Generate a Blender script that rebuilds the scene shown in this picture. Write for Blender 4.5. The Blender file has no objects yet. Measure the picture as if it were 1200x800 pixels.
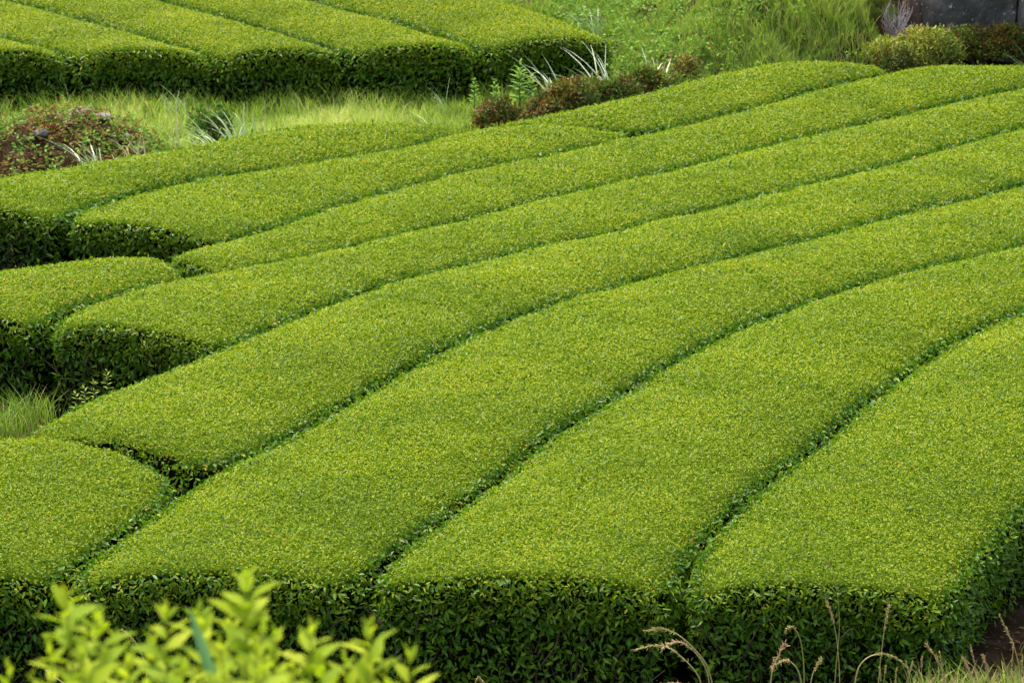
import bpy, math, random
import numpy as np
from mathutils import Vector, noise as mnoise

# ------------------------------------------------------------------ camera, sky, sun, exposure
scene = bpy.context.scene
COL = scene.collection
PITCH = 14.0
CAM_H = 6.7
FPX = 3333.0                      # focal length in pixels of a 1200 px wide picture (100 mm lens)
cd = bpy.data.cameras.new('camera')
cd.lens = 100.0; cd.sensor_width = 36.0; cd.clip_start = 0.1; cd.clip_end = 3000
cd.dof.use_dof = True; cd.dof.focus_distance = 21.0; cd.dof.aperture_fstop = 6.6
cam = bpy.data.objects.new('camera', cd); COL.objects.link(cam)
cam.location = (0, 0, CAM_H)
cam.rotation_euler = (math.radians(90 - PITCH), 0, 0)
scene.camera = cam

SUN_EL, SUN_AZ = 68.0, -35.0      # azimuth measured from +Y (away from the camera) towards +X
world = bpy.data.worlds.new('World'); scene.world = world; world.use_nodes = True
nt = world.node_tree; nt.nodes.clear()
sky = nt.nodes.new('ShaderNodeTexSky'); sky.sky_type = 'NISHITA'; sky.sun_disc = False
sky.sun_elevation = math.radians(SUN_EL); sky.sun_rotation = math.radians(SUN_AZ)
sky.dust_density = 6.0; sky.ozone_density = 0.3; sky.air_density = 1.0
bg = nt.nodes.new('ShaderNodeBackground'); bg.inputs['Strength'].default_value = 0.15
wo = nt.nodes.new('ShaderNodeOutputWorld')
nt.links.new(sky.outputs[0], bg.inputs[0]); nt.links.new(bg.outputs[0], wo.inputs[0])
sd = bpy.data.lights.new('sun', 'SUN'); sd.energy = 1.5; sd.angle = math.radians(12); sd.color = (1.0, 0.95, 0.86)
sun = bpy.data.objects.new('sun', sd); COL.objects.link(sun)
_a, _e = math.radians(SUN_AZ), math.radians(SUN_EL)
sdir = Vector((math.sin(_a) * math.cos(_e), math.cos(_a) * math.cos(_e), math.sin(_e)))
sun.rotation_euler = sdir.to_track_quat('Z', 'Y').to_euler(); sun.location = (0, 30, 40)
scene.view_settings.view_transform = 'Standard'; scene.view_settings.look = 'None'
scene.view_settings.gamma = 1.0; scene.view_settings.exposure = 1.5
scene.render.engine = 'CYCLES'
scene.cycles.max_bounces = 6; scene.cycles.diffuse_bounces = 3; scene.cycles.glossy_bounces = 2
scene.cycles.transmission_bounces = 3; scene.cycles.transparent_max_bounces = 4
scene.cycles.caustics_reflective = False; scene.cycles.caustics_refractive = False

rng = np.random.default_rng(7)
random.seed(7)

# ------------------------------------------------------------------ materials
def base_mat(name):
    m = bpy.data.materials.new(name); m.use_nodes = True
    t = m.node_tree; t.nodes.clear()
    out = t.nodes.new('ShaderNodeOutputMaterial')
    p = t.nodes.new('ShaderNodeBsdfPrincipled')
    t.links.new(p.outputs[0], out.inputs[0])
    return m, t, p, out

def ramp(t, fac, stops, interp='LINEAR'):
    r = t.nodes.new('ShaderNodeValToRGB'); r.color_ramp.interpolation = interp
    e = r.color_ramp.elements
    while len(e) < len(stops): e.new(0.5)
    for k, (pos, c) in enumerate(stops):
        e[k].position = pos; e[k].color = (*c, 1)
    t.links.new(fac, r.inputs[0]); return r.outputs[0]

def mathn(t, op, a, b, clamp=False):
    n = t.nodes.new('ShaderNodeMath'); n.operation = op; n.use_clamp = clamp
    for k, x in enumerate((a, b)):
        if isinstance(x, (int, float)): n.inputs[k].default_value = x
        else: t.links.new(x, n.inputs[k])
    return n.outputs[0]

def mixc(t, fac, a, b, mode='MIX'):
    n = t.nodes.new('ShaderNodeMix'); n.data_type = 'RGBA'; n.blend_type = mode
    for s, x in ((n.inputs[0], fac), (n.inputs[6], a), (n.inputs[7], b)):
        if isinstance(x, (int, float)): s.default_value = x
        elif isinstance(x, tuple): s.default_value = (*x, 1)
        else: t.links.new(x, s)
    return n.outputs[2]

def attr(t, name):
    n = t.nodes.new('ShaderNodeAttribute'); n.attribute_name = name; return n.outputs['Fac']

def noise_tex(t, scale, detail=2.0, rough=0.5, coord=None):
    n = t.nodes.new('ShaderNodeTexNoise'); n.inputs['Scale'].default_value = scale
    n.inputs['Detail'].default_value = detail; n.inputs['Roughness'].default_value = rough
    if coord is None:
        g = t.nodes.new('ShaderNodeNewGeometry'); coord = g.outputs['Position']
    t.links.new(coord, n.inputs['Vector']); return n.outputs['Fac']

def leaf_mat(name, young, old, rough=0.42, trans=0.35, patch=0.25, spec=0.5, tboost=(1.25, 1.35, 0.8), gloss=0.0):
    """young / old: colour stops over the per-leaf attribute tone; the attribute age mixes the two"""
    m, t, p, out = base_mat(name)
    tone = attr(t, 'tone'); age = attr(t, 'age')
    nz = noise_tex(t, 0.9, 3.0, 0.6)
    sh = mathn(t, 'MULTIPLY', mathn(t, 'SUBTRACT', nz, 0.5), patch * 2)
    tn = mathn(t, 'ADD', tone, sh, True)
    cy = ramp(t, tn, young); co = ramp(t, tn, old)
    c = mixc(t, age, cy, co)
    t.links.new(c, p.inputs['Base Color'])
    p.inputs['Roughness'].default_value = rough
    t.links.new(mathn(t, 'ADD', mathn(t, 'MULTIPLY', age, gloss), spec), p.inputs['Specular IOR Level'])
    tr = t.nodes.new('ShaderNodeBsdfTranslucent')
    tc = mixc(t, 1.0, c, tboost, 'MULTIPLY'); t.links.new(tc, tr.inputs[0])
    mx = t.nodes.new('ShaderNodeMixShader'); mx.inputs[0].default_value = trans
    t.links.new(p.outputs[0], mx.inputs[1]); t.links.new(tr.outputs[0], mx.inputs[2])
    t.links.new(mx.outputs[0], out.inputs[0])
    return m

def plain_mat(name, stops, scale=8.0, rough=0.8, detail=5.0, bump=0.0, bscale=30.0, spec=0.3):
    m, t, p, out = base_mat(name)
    c = ramp(t, noise_tex(t, scale, detail, 0.6), stops)
    t.links.new(c, p.inputs['Base Color']); p.inputs['Roughness'].default_value = rough
    p.inputs['Specular IOR Level'].default_value = spec
    if bump:
        b = t.nodes.new('ShaderNodeBump'); b.inputs['Strength'].default_value = bump; b.inputs['Distance'].default_value = 0.03
        t.links.new(noise_tex(t, bscale, 4.0, 0.6), b.inputs['Height']); t.links.new(b.outputs[0], p.inputs['Normal'])
    return m

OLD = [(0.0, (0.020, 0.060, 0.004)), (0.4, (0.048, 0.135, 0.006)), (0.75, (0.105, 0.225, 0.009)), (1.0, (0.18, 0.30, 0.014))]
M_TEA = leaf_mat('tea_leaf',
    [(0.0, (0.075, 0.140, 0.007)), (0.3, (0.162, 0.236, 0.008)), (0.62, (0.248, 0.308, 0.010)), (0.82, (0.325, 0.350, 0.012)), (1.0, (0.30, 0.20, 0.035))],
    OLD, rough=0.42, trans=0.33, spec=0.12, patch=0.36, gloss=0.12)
M_TEAFAR = leaf_mat('far_tea_leaf',
    [(0.0, (0.11, 0.160, 0.009)), (0.3, (0.178, 0.238, 0.008)), (0.62, (0.262, 0.310, 0.010)), (0.85, (0.34, 0.345, 0.012)), (1.0, (0.31, 0.22, 0.03))],
    OLD, rough=0.42, trans=0.33, spec=0.12, patch=0.36, gloss=0.12)
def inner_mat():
    """under the leaves: green below the plucking table (age 0), woody inside of the sides and cut faces with the gap shade painted in (age 1)"""
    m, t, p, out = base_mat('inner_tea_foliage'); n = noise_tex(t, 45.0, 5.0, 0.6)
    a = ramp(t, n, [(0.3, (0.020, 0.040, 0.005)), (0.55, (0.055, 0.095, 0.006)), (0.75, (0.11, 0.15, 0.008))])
    b = ramp(t, n, [(0.3, (0.006, 0.007, 0.004)), (0.6, (0.014, 0.015, 0.007)), (0.8, (0.035, 0.026, 0.014))])  # wood brown taken near black: shade between the face leaves put into the colour
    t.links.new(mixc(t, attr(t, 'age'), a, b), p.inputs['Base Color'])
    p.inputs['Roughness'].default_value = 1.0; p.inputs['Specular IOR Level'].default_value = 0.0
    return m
M_INNER = inner_mat()
M_TWIG = plain_mat('twig_bark', [(0.3, (0.05, 0.032, 0.02)), (0.7, (0.13, 0.09, 0.06))], 20.0)
M_GRASS = leaf_mat('meadow_grass_blade',
    [(0.0, (0.07, 0.16, 0.015)), (0.4, (0.17, 0.28, 0.030)), (0.75, (0.28, 0.39, 0.055)), (1.0, (0.45, 0.49, 0.15))],
    [(0.0, (0.28, 0.19, 0.08)), (1.0, (0.50, 0.40, 0.22))], rough=0.6, trans=0.4, spec=0.15)
M_PAMPAS = leaf_mat('silvergrass_blade',
    [(0.0, (0.17, 0.30, 0.11)), (0.5, (0.33, 0.45, 0.23)), (1.0, (0.48, 0.56, 0.34))],
    [(0.0, (0.40, 0.28, 0.17)), (1.0, (0.62, 0.48, 0.33))], rough=0.35, trans=0.25, patch=0.05)
M_DRY = leaf_mat('dry_grass_stalk',
    [(0.0, (0.16, 0.22, 0.05)), (0.5, (0.30, 0.32, 0.09)), (1.0, (0.42, 0.38, 0.14))],
    [(0.0, (0.32, 0.19, 0.10)), (1.0, (0.52, 0.36, 0.20))], rough=0.55, trans=0.2, patch=0.05)
M_WEED = leaf_mat('weed_leaf',
    [(0.0, (0.03, 0.10, 0.015)), (0.4, (0.08, 0.22, 0.025)), (0.8, (0.17, 0.33, 0.04)), (1.0, (0.26, 0.38, 0.05))],
    [(0.0, (0.09, 0.028, 0.010)), (0.5, (0.19, 0.060, 0.020)), (1.0, (0.28, 0.15, 0.035))], rough=0.6, trans=0.35, spec=0.12)
M_AZALEA = leaf_mat('azalea_leaf',
    [(0.0, (0.015, 0.05, 0.008)), (0.5, (0.055, 0.13, 0.015)), (1.0, (0.17, 0.26, 0.03))],
    [(0.0, (0.08, 0.022, 0.008)), (0.5, (0.18, 0.055, 0.015)), (1.0, (0.28, 0.15, 0.03))], rough=0.55, trans=0.25, spec=0.15)
M_FERN = leaf_mat('yellow_shrub_leaf',
    [(0.0, (0.08, 0.16, 0.015)), (0.5, (0.26, 0.34, 0.03)), (1.0, (0.45, 0.44, 0.06))],
    [(0.0, (0.05, 0.03, 0.015)), (1.0, (0.16, 0.08, 0.03))], rough=0.5, trans=0.35)
M_FRONT = leaf_mat('foreground_leaf',
    [(0.0, (0.15, 0.24, 0.015)), (0.5, (0.26, 0.36, 0.015)), (1.0, (0.40, 0.46, 0.035))],
    [(0.0, (0.20, 0.26, 0.02)), (1.0, (0.32, 0.33, 0.05))], rough=0.6, trans=0.5, patch=0.1, tboost=(1.1, 1.15, 0.6), spec=0.1)
M_BLUEGREEN = leaf_mat('blue_green_blade',
    [(0.0, (0.10, 0.22, 0.11)), (1.0, (0.18, 0.34, 0.17))], [(0.0, (0.1, 0.2, 0.1)), (1.0, (0.2, 0.3, 0.15))], rough=0.5, trans=0.3, patch=0.0)
M_SOIL = plain_mat('soil', [(0.25, (0.022, 0.013, 0.008)), (0.5, (0.055, 0.034, 0.022)), (0.62, (0.09, 0.06, 0.04)), (0.8, (0.16, 0.12, 0.085))], 5.0, 0.95, 9.0, 0.8, 35.0)
M_DEADGREY = plain_mat('dead_twig_grey', [(0.3, (0.22, 0.19, 0.19)), (0.7, (0.42, 0.37, 0.37))], 10.0)
M_REDTWIG = plain_mat('red_brown_twig', [(0.3, (0.13, 0.05, 0.025)), (0.7, (0.22, 0.09, 0.045))], 10.0)

def rock_mat(name, stops, lichen=0.70, scale=1.6):
    m, t, p, out = base_mat(name)
    c = ramp(t, noise_tex(t, scale, 7.0, 0.65), stops)
    sp = noise_tex(t, 9.0, 3.0, 0.6)
    sel = ramp(t, sp, [(lichen - 0.03, (0, 0, 0)), (lichen + 0.02, (1, 1, 1))])
    c = mixc(t, sel, c, (0.40, 0.40, 0.40))
    t.links.new(c, p.inputs['Base Color']); p.inputs['Roughness'].default_value = 0.85
    b = t.nodes.new('ShaderNodeBump'); b.inputs['Strength'].default_value = 0.9; b.inputs['Distance'].default_value = 0.06
    t.links.new(noise_tex(t, 6.0, 6.0, 0.6), b.inputs['Height']); t.links.new(b.outputs[0], p.inputs['Normal'])
    return m
M_ROCK = rock_mat('dark_boulder_stone', [(0.3, (0.024, 0.020, 0.018)), (0.48, (0.062, 0.053, 0.048)), (0.6, (0.125, 0.11, 0.10)), (0.8, (0.22, 0.20, 0.18))], 0.67)
M_ROCKRED = rock_mat('red_brown_boulder_stone', [(0.3, (0.022, 0.012, 0.009)), (0.5, (0.06, 0.03, 0.02)), (0.75, (0.14, 0.08, 0.055))], 0.66)
M_STONE = rock_mat('pale_mound_stone', [(0.3, (0.08, 0.066, 0.06)), (0.55, (0.17, 0.145, 0.135)), (0.8, (0.28, 0.25, 0.23))], 0.72, 6.0)

# ------------------------------------------------------------------ mesh helpers
def tag(o, label=None, cat=None, group=None, kind=None):
    for k, v in (('label', label), ('category', cat), ('group', group), ('kind', kind)):
        if v: o[k] = v
    return o

def empty(name, loc, label=None, cat=None, group=None):
    o = bpy.data.objects.new(name, None); COL.objects.link(o); o.location = loc
    o.empty_display_size = 0.2
    return tag(o, label, cat, group)

def build(name, V, polys, mat, parent=None, tone=None, age=None, smooth=False, kind=None, link=True):
    """V (n,3) world points; polys: list of int arrays (m,k). One mesh object; points go into the parent's space."""
    V = np.asarray(V, dtype=np.float32)
    if parent is not None:
        V = V - np.array(parent.location, dtype=np.float32)
    polys = [np.asarray(p, dtype=np.int32) for p in polys if len(p)]
    me = bpy.data.meshes.new(name)
    me.vertices.add(len(V)); me.vertices.foreach_set('co', V.ravel())
    li = np.concatenate([p.ravel() for p in polys])
    tot = np.concatenate([np.full(len(p), p.shape[1], dtype=np.int32) for p in polys])
    st = np.r_[0, np.cumsum(tot)[:-1]].astype(np.int32)
    me.loops.add(len(li)); me.loops.foreach_set('vertex_index', li)
    me.polygons.add(len(tot)); me.polygons.foreach_set('loop_start', st)
    me.polygons.foreach_set('loop_total', tot)
    if smooth: me.polygons.foreach_set('use_smooth', np.ones(len(tot), dtype=bool))
    for nm, a in (('tone', tone), ('age', age)):
        if a is not None:
            at = me.attributes.new(nm, 'FLOAT', 'FACE'); at.data.foreach_set('value', np.asarray(a, dtype=np.float32))
    me.materials.append(mat)
    me.update(calc_edges=True); me.validate()
    o = bpy.data.objects.new(name, me)
    if link: COL.objects.link(o)
    if parent is not None: o.parent = parent
    if kind: o['kind'] = kind
    return o

def unit(v):
    return v / np.maximum(np.linalg.norm(v, axis=-1, keepdims=True), 1e-9)

def frames(n, d):
    """leaf frames: d = growing direction, n = wanted normal"""
    d = unit(d); s = unit(np.cross(d, n)); nn = np.cross(s, d)
    return d, s, nn

def leaves2(P, N, D, L, W, fold=0.25, curl=0.12):
    """two-triangle folded leaf"""
    d, s, nn = frames(N, D); L = L[:, None]; W = W[:, None]
    base = P; tip = P + d * L - nn * L * curl
    mid = P + d * L * 0.48
    l = mid - s * W * 0.5 + nn * W * fold; r = mid + s * W * 0.5 + nn * W * fold
    V = np.stack([base, l, tip, r], 1).reshape(-1, 3)
    i = np.arange(len(P))[:, None] * 4
    F = np.concatenate([i + np.array([[0, 2, 1]]), i + np.array([[0, 3, 2]])], 1).reshape(-1, 3)
    return V, F, 2

def leaves4(P, N, D, L, W, fold=0.22, curl=0.15):
    """pointed oval leaf: six outline points, folded along the rib, tip bent down"""
    d, s, nn = frames(N, D); L = L[:, None]; W = W[:, None]
    def pt(a, b): return P + d * L * a + s * W * b - nn * L * curl * a * a + nn * np.abs(b) * W * fold
    V = np.stack([pt(0, 0), pt(0.28, -0.42), pt(0.66, -0.40), pt(1, 0), pt(0.66, 0.40), pt(0.28, 0.42)], 1).reshape(-1, 3)
    i = np.arange(len(P))[:, None] * 6
    F = np.concatenate([i + np.array([[0, 3, 2, 1]]), i + np.array([[0, 5, 4, 3]])], 1).reshape(-1, 4)
    return V, F, 2

def blades(P, H, W, lean, bend, droop, segs=3):
    """bent grass blades; lean = unit xy vectors"""
    n = len(P); rows = []
    side = np.stack([-lean[:, 1], lean[:, 0], np.zeros(n)], 1)
    a = rng.uniform(0, math.pi, n); sd_ = np.stack([np.cos(a), np.sin(a), np.zeros(n)], 1)
    side = unit(side * 0.6 + sd_ * 0.8)
    L3 = np.concatenate([lean, np.zeros((n, 1))], 1)
    for k in range(segs + 1):
        f = k / segs
        c = P + L3 * (H * bend * f ** 1.8)[:, None]
        c[:, 2] += H * (f - droop * f ** 2.6)
        w = W * (1 - f ** 1.6) * (0.75 + 0.5 * f)
        if k < segs:
            rows.append(c - side * w[:, None] * 0.5); rows.append(c + side * w[:, None] * 0.5)
        else: rows.append(c)
    m = len(rows)
    V = np.stack(rows, 1).reshape(-1, 3); i = np.arange(n)[:, None] * m
    Q = [i + np.array([[2 * k, 2 * k + 1, 2 * k + 3, 2 * k + 2]]) for k in range(segs - 1)]
    F4 = np.concatenate(Q, 1).reshape(-1, 4) if Q else np.zeros((0, 4), int)
    F3 = i + np.array([[2 * segs - 2, 2 * segs - 1, 2 * segs]])
    return V, F4, F3, segs

def blade_mesh(name, P, H, W, lean, bend, droop, tone, age, mat, parent=None, kind=None, segs=3):
    V, F4, F3, s = blades(P, H, W, lean, bend, droop, segs)
    t = np.r_[np.repeat(tone, segs - 1), tone]; a = np.r_[np.repeat(age, segs - 1), age]
    return build(name, V, [F4, F3], mat, parent, t, a, True, kind)

class Tubes:
    def __init__(s): s.V = []; s.F = []; s.n = 0
    def add(s, path, r0, r1, k=5):
        path = np.asarray(path, float); m = len(path)
        T = unit(np.gradient(path, axis=0)); up = np.array([0.3, 1, 0.2])
        S = unit(np.cross(T, up)); U = np.cross(S, T)
        rad = np.linspace(r0, r1, m); a = np.arange(k) / k * 2 * math.pi
        ring = path[:, None] + rad[:, None, None] * (np.cos(a)[None, :, None] * S[:, None] + np.sin(a)[None, :, None] * U[:, None])
        s.V.append(ring.reshape(-1, 3))
        i = np.arange(m - 1)[:, None] * k; j = np.arange(k)[None]; j2 = (j + 1) % k
        s.F.append(np.stack([i + j, i + j2, i + k + j2, i + k + j], -1).reshape(-1, 4) + s.n)
        s.n += m * k
    def build(s, name, mat, parent=None, kind=None, tone=0.5, age=0.5):
        F = np.concatenate(s.F)
        return build(name, np.concatenate(s.V), [F], mat, parent, np.full(len(F), tone), np.full(len(F), age), True, kind)

def wx(u, y, z=0.3):
    """world x of a point seen at picture column u when it stands at distance y and height z"""
    p = math.radians(PITCH); dep = y * math.cos(p) + (CAM_H - z) * math.sin(p)
    return (u - 600) / FPX * dep

# ------------------------------------------------------------------ terrain
C1 = (0.7691, -0.0196, -0.0357, -0.0092, 0.0238, -0.0353, -0.1118, 0.0703, -0.0287, 0.027)
def near_top(x, y):
    """height of the plucking table of the near hedges"""
    X = np.asarray(x, float); Y = np.asarray(y, float)
    X = np.clip(X, -7.5, 9.5); fall = 0.09 * np.maximum(Y - 42, 0); Y = np.clip(Y, 15, 42)
    Y = Y - 24; c = C1
    return -fall + c[0] + c[1]*X + c[2]*Y + c[3]*X*X/10 + c[4]*X*Y/10 + c[5]*Y*Y/10 + c[6]*X**3/100 + c[7]*X*X*Y/100 + c[8]*X*Y*Y/100 + c[9]*Y**3/100
def far_top(x, y):
    X = np.asarray(x, float); Y = np.asarray(y, float)
    X = np.clip(X, -14, 3); Y = np.clip(Y, 40, 56)
    X = X + 3; Y = Y - 42
    return 0.6184 + 0.0229*X + 0.0235*Y + 0.0736*X*Y/10 + 0.0301*Y*Y/10
def sstep(a, b, x):
    t = np.clip((np.asarray(x, float) - a) / (b - a), 0, 1); return t * t * (3 - 2 * t)
YB_X = [-9, -5.6, -4.66, -3.53, -2.93, -1.58, -0.37, 0.15, 1.18, 2.46, 3.36, 4.72, 7.8, 12]
YB_Y = [26.0, 30.6, 32.8, 34.9, 36.1, 37.1, 37.2, 37.8, 39.0, 40.75, 41.7, 42.6, 42.9, 43.5]
def ybound(x): return np.interp(x, YB_X, YB_Y)
def ground(x, y):
    x = np.asarray(x, float); y = np.asarray(y, float)
    near = near_top(x, y) - 0.78
    far = far_top(x, y) - 0.74
    yb = ybound(x)
    w = sstep(0.1, 2.6, y - yb)
    g = near * (1 - w) + far * w
    d1 = (x - 1.75) * 0.903 + (y - 42.16) * 0.429
    d2 = y - yb - 0.35
    m = np.minimum(np.maximum(d1, 0), np.maximum(d2, 0))
    g = g + 0.50 * np.minimum(m, 7) * sstep(0.0, 0.8, m) * (1 - sstep(5.2, 6.0, x) * (1 - sstep(46.2, 48.0, y)))
    # stony mound behind the far left hedge
    g = g + 0.35 * sstep(2.0, 2.7, x) * sstep(17.7, 16.9, y) * sstep(14.5, 15.8, y)
    g = g + 0.93 * np.exp(-np.abs((x + 5.65) / 1.5) ** 2.6 - ((y - 35.4) / 1.2) ** 2)
    # bank that the photographer stands on
    bank = np.interp(y, [-400, -3, 0, 3, 5, 14.3, 15.6], [5.1, 5.1, 5.1, 4.9, 4.25, 0.35, -0.1])
    wb = sstep(13.5, 16.0, y)
    return bank * (1 - wb) + g * wb

def make_ground():
    a = np.concatenate([np.linspace(-1500, -60, 10), np.linspace(-50, -14, 13), np.arange(-13, 13, 0.25), np.linspace(14, 50, 13), np.linspace(60, 1500, 10)])
    b = np.concatenate([np.linspace(-1500, -20, 10), np.linspace(-15, 14, 22), np.arange(14.5, 52, 0.2), np.linspace(53, 90, 16), np.linspace(110, 2500, 14)])
    X, Y = np.meshgrid(a, b); Z = ground(X, Y)
    inner = (np.abs(X) < 13) & (Y > 14) & (Y < 52)
    Z = Z + inner * (0.02 * np.sin(X * 7.1 + 2 * np.sin(Y * 3.3)) * np.sin(Y * 6.3 + X) + rng.normal(0, 0.006, X.shape))
    V = np.stack([X, Y, Z], -1).reshape(-1, 3)
    n = len(a); i = np.arange(len(b) - 1)[:, None] * n; j = np.arange(n - 1)[None]
    F = np.stack([i + j, i + j + 1, i + n + j + 1, i + n + j], -1).reshape(-1, 4)
    o = build('ground', V, [F], M_GROUND, None, smooth=True); o['kind'] = 'structure'; return o
def ground_mat():
    m, t, p, out = base_mat('ground_soil_and_turf')
    soil = ramp(t, noise_tex(t, 5.0, 9.0, 0.65), [(0.25, (0.016, 0.010, 0.006)), (0.5, (0.040, 0.025, 0.014)), (0.65, (0.070, 0.046, 0.028)), (0.8, (0.13, 0.095, 0.06))])
    turf = ramp(t, noise_tex(t, 9.0, 8.0, 0.7), [(0.25, (0.035, 0.07, 0.012)), (0.5, (0.09, 0.15, 0.02)), (0.75, (0.17, 0.22, 0.04))])
    g = t.nodes.new('ShaderNodeNewGeometry'); sx = t.nodes.new('ShaderNodeSeparateXYZ'); t.links.new(g.outputs['Position'], sx.inputs[0])
    # tilled soil inside the tea plot, turf beyond it and on the bank
    far = mathn(t, 'GREATER_THAN', mathn(t, 'ADD', sx.outputs[1], mathn(t, 'MULTIPLY', sx.outputs[0], -1.1)), 38.6)
    nearb = mathn(t, 'LESS_THAN', sx.outputs[1], 15.4)
    k = mathn(t, 'MAXIMUM', far, nearb)
    patch = ramp(t, noise_tex(t, 1.3, 4.0, 0.6), [(0.40, (0.0, 0.0, 0.0)), (0.50, (1, 1, 1))])
    vm = t.nodes.new('ShaderNodeVectorMath'); vm.operation = 'DISTANCE'; vm.inputs[1].default_value = (-5.9, 34.9, 0.5)
    t.links.new(g.outputs['Position'], vm.inputs[0])
    k = mathn(t, 'MULTIPLY', k, mathn(t, 'GREATER_THAN', vm.outputs['Value'], 2.3))          # bare soil on the stony mound
    k2 = mathn(t, 'MULTIPLY', k, patch)
    c = mixc(t, k2, soil, turf)
    t.links.new(c, p.inputs['Base Color']); p.inputs['Roughness'].default_value = 1.0; p.inputs['Specular IOR Level'].default_value = 0.0
    b = t.nodes.new('ShaderNodeBump'); b.inputs['Strength'].default_value = 0.9; b.inputs['Distance'].default_value = 0.05
    t.links.new(noise_tex(t, 30.0, 5.0, 0.65), b.inputs['Height']); t.links.new(b.outputs[0], p.inputs['Normal'])
    return m
M_GROUND = ground_mat()
make_ground()

# ------------------------------------------------------------------ tea hedges
PROF = [(0.0, -0.77), (-0.45, -0.77), (-0.90, -0.76), (-0.95, -0.60), (-0.985, -0.42), (-1.0, -0.25), (-1.0, -0.10), (-0.996, -0.035), (-0.982, 0.004), (-0.94, 0.034),
        (-0.80, 0.078), (-0.56, 0.115), (-0.30, 0.137), (0.0, 0.143)]
PROF = PROF + [(-a, b) for a, b in PROF[-2::-1]]
PT = np.array([a for a, b in PROF]); PZ = np.array([b for a, b in PROF])

def resample(P, n):
    P = np.asarray(P, float)
    s = np.r_[0, np.cumsum(np.linalg.norm(np.diff(P, axis=0), axis=1))]
    t = np.linspace(0, s[-1], n)
    Q = np.stack([np.interp(t, s, P[:, k]) for k in range(2)], 1)
    for _ in range(6):                                  # soften the corners of the polyline, ends fixed
        Q[1:-1] = Q[1:-1] * 0.5 + (Q[:-2] + Q[2:]) * 0.25
    return Q

def fbm(P, f):
    """cheap smooth noise for arrays of points: sum of rotated sines"""
    x, y, z = (P[:, 0] * f, P[:, 1] * f, P[:, 2] * f)
    return (np.sin(x * 1.7 + 1.3 * np.sin(y * 1.1 + z)) + np.sin(y * 2.1 + 1.7 * np.sin(x * 0.9 - z * 1.3)) +
            0.6 * np.sin(x * 3.9 - y * 3.1 + z * 2.7) + 0.5 * np.sin(x * 5.3 + y * 6.1 + 2.0)) / 3.1

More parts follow.
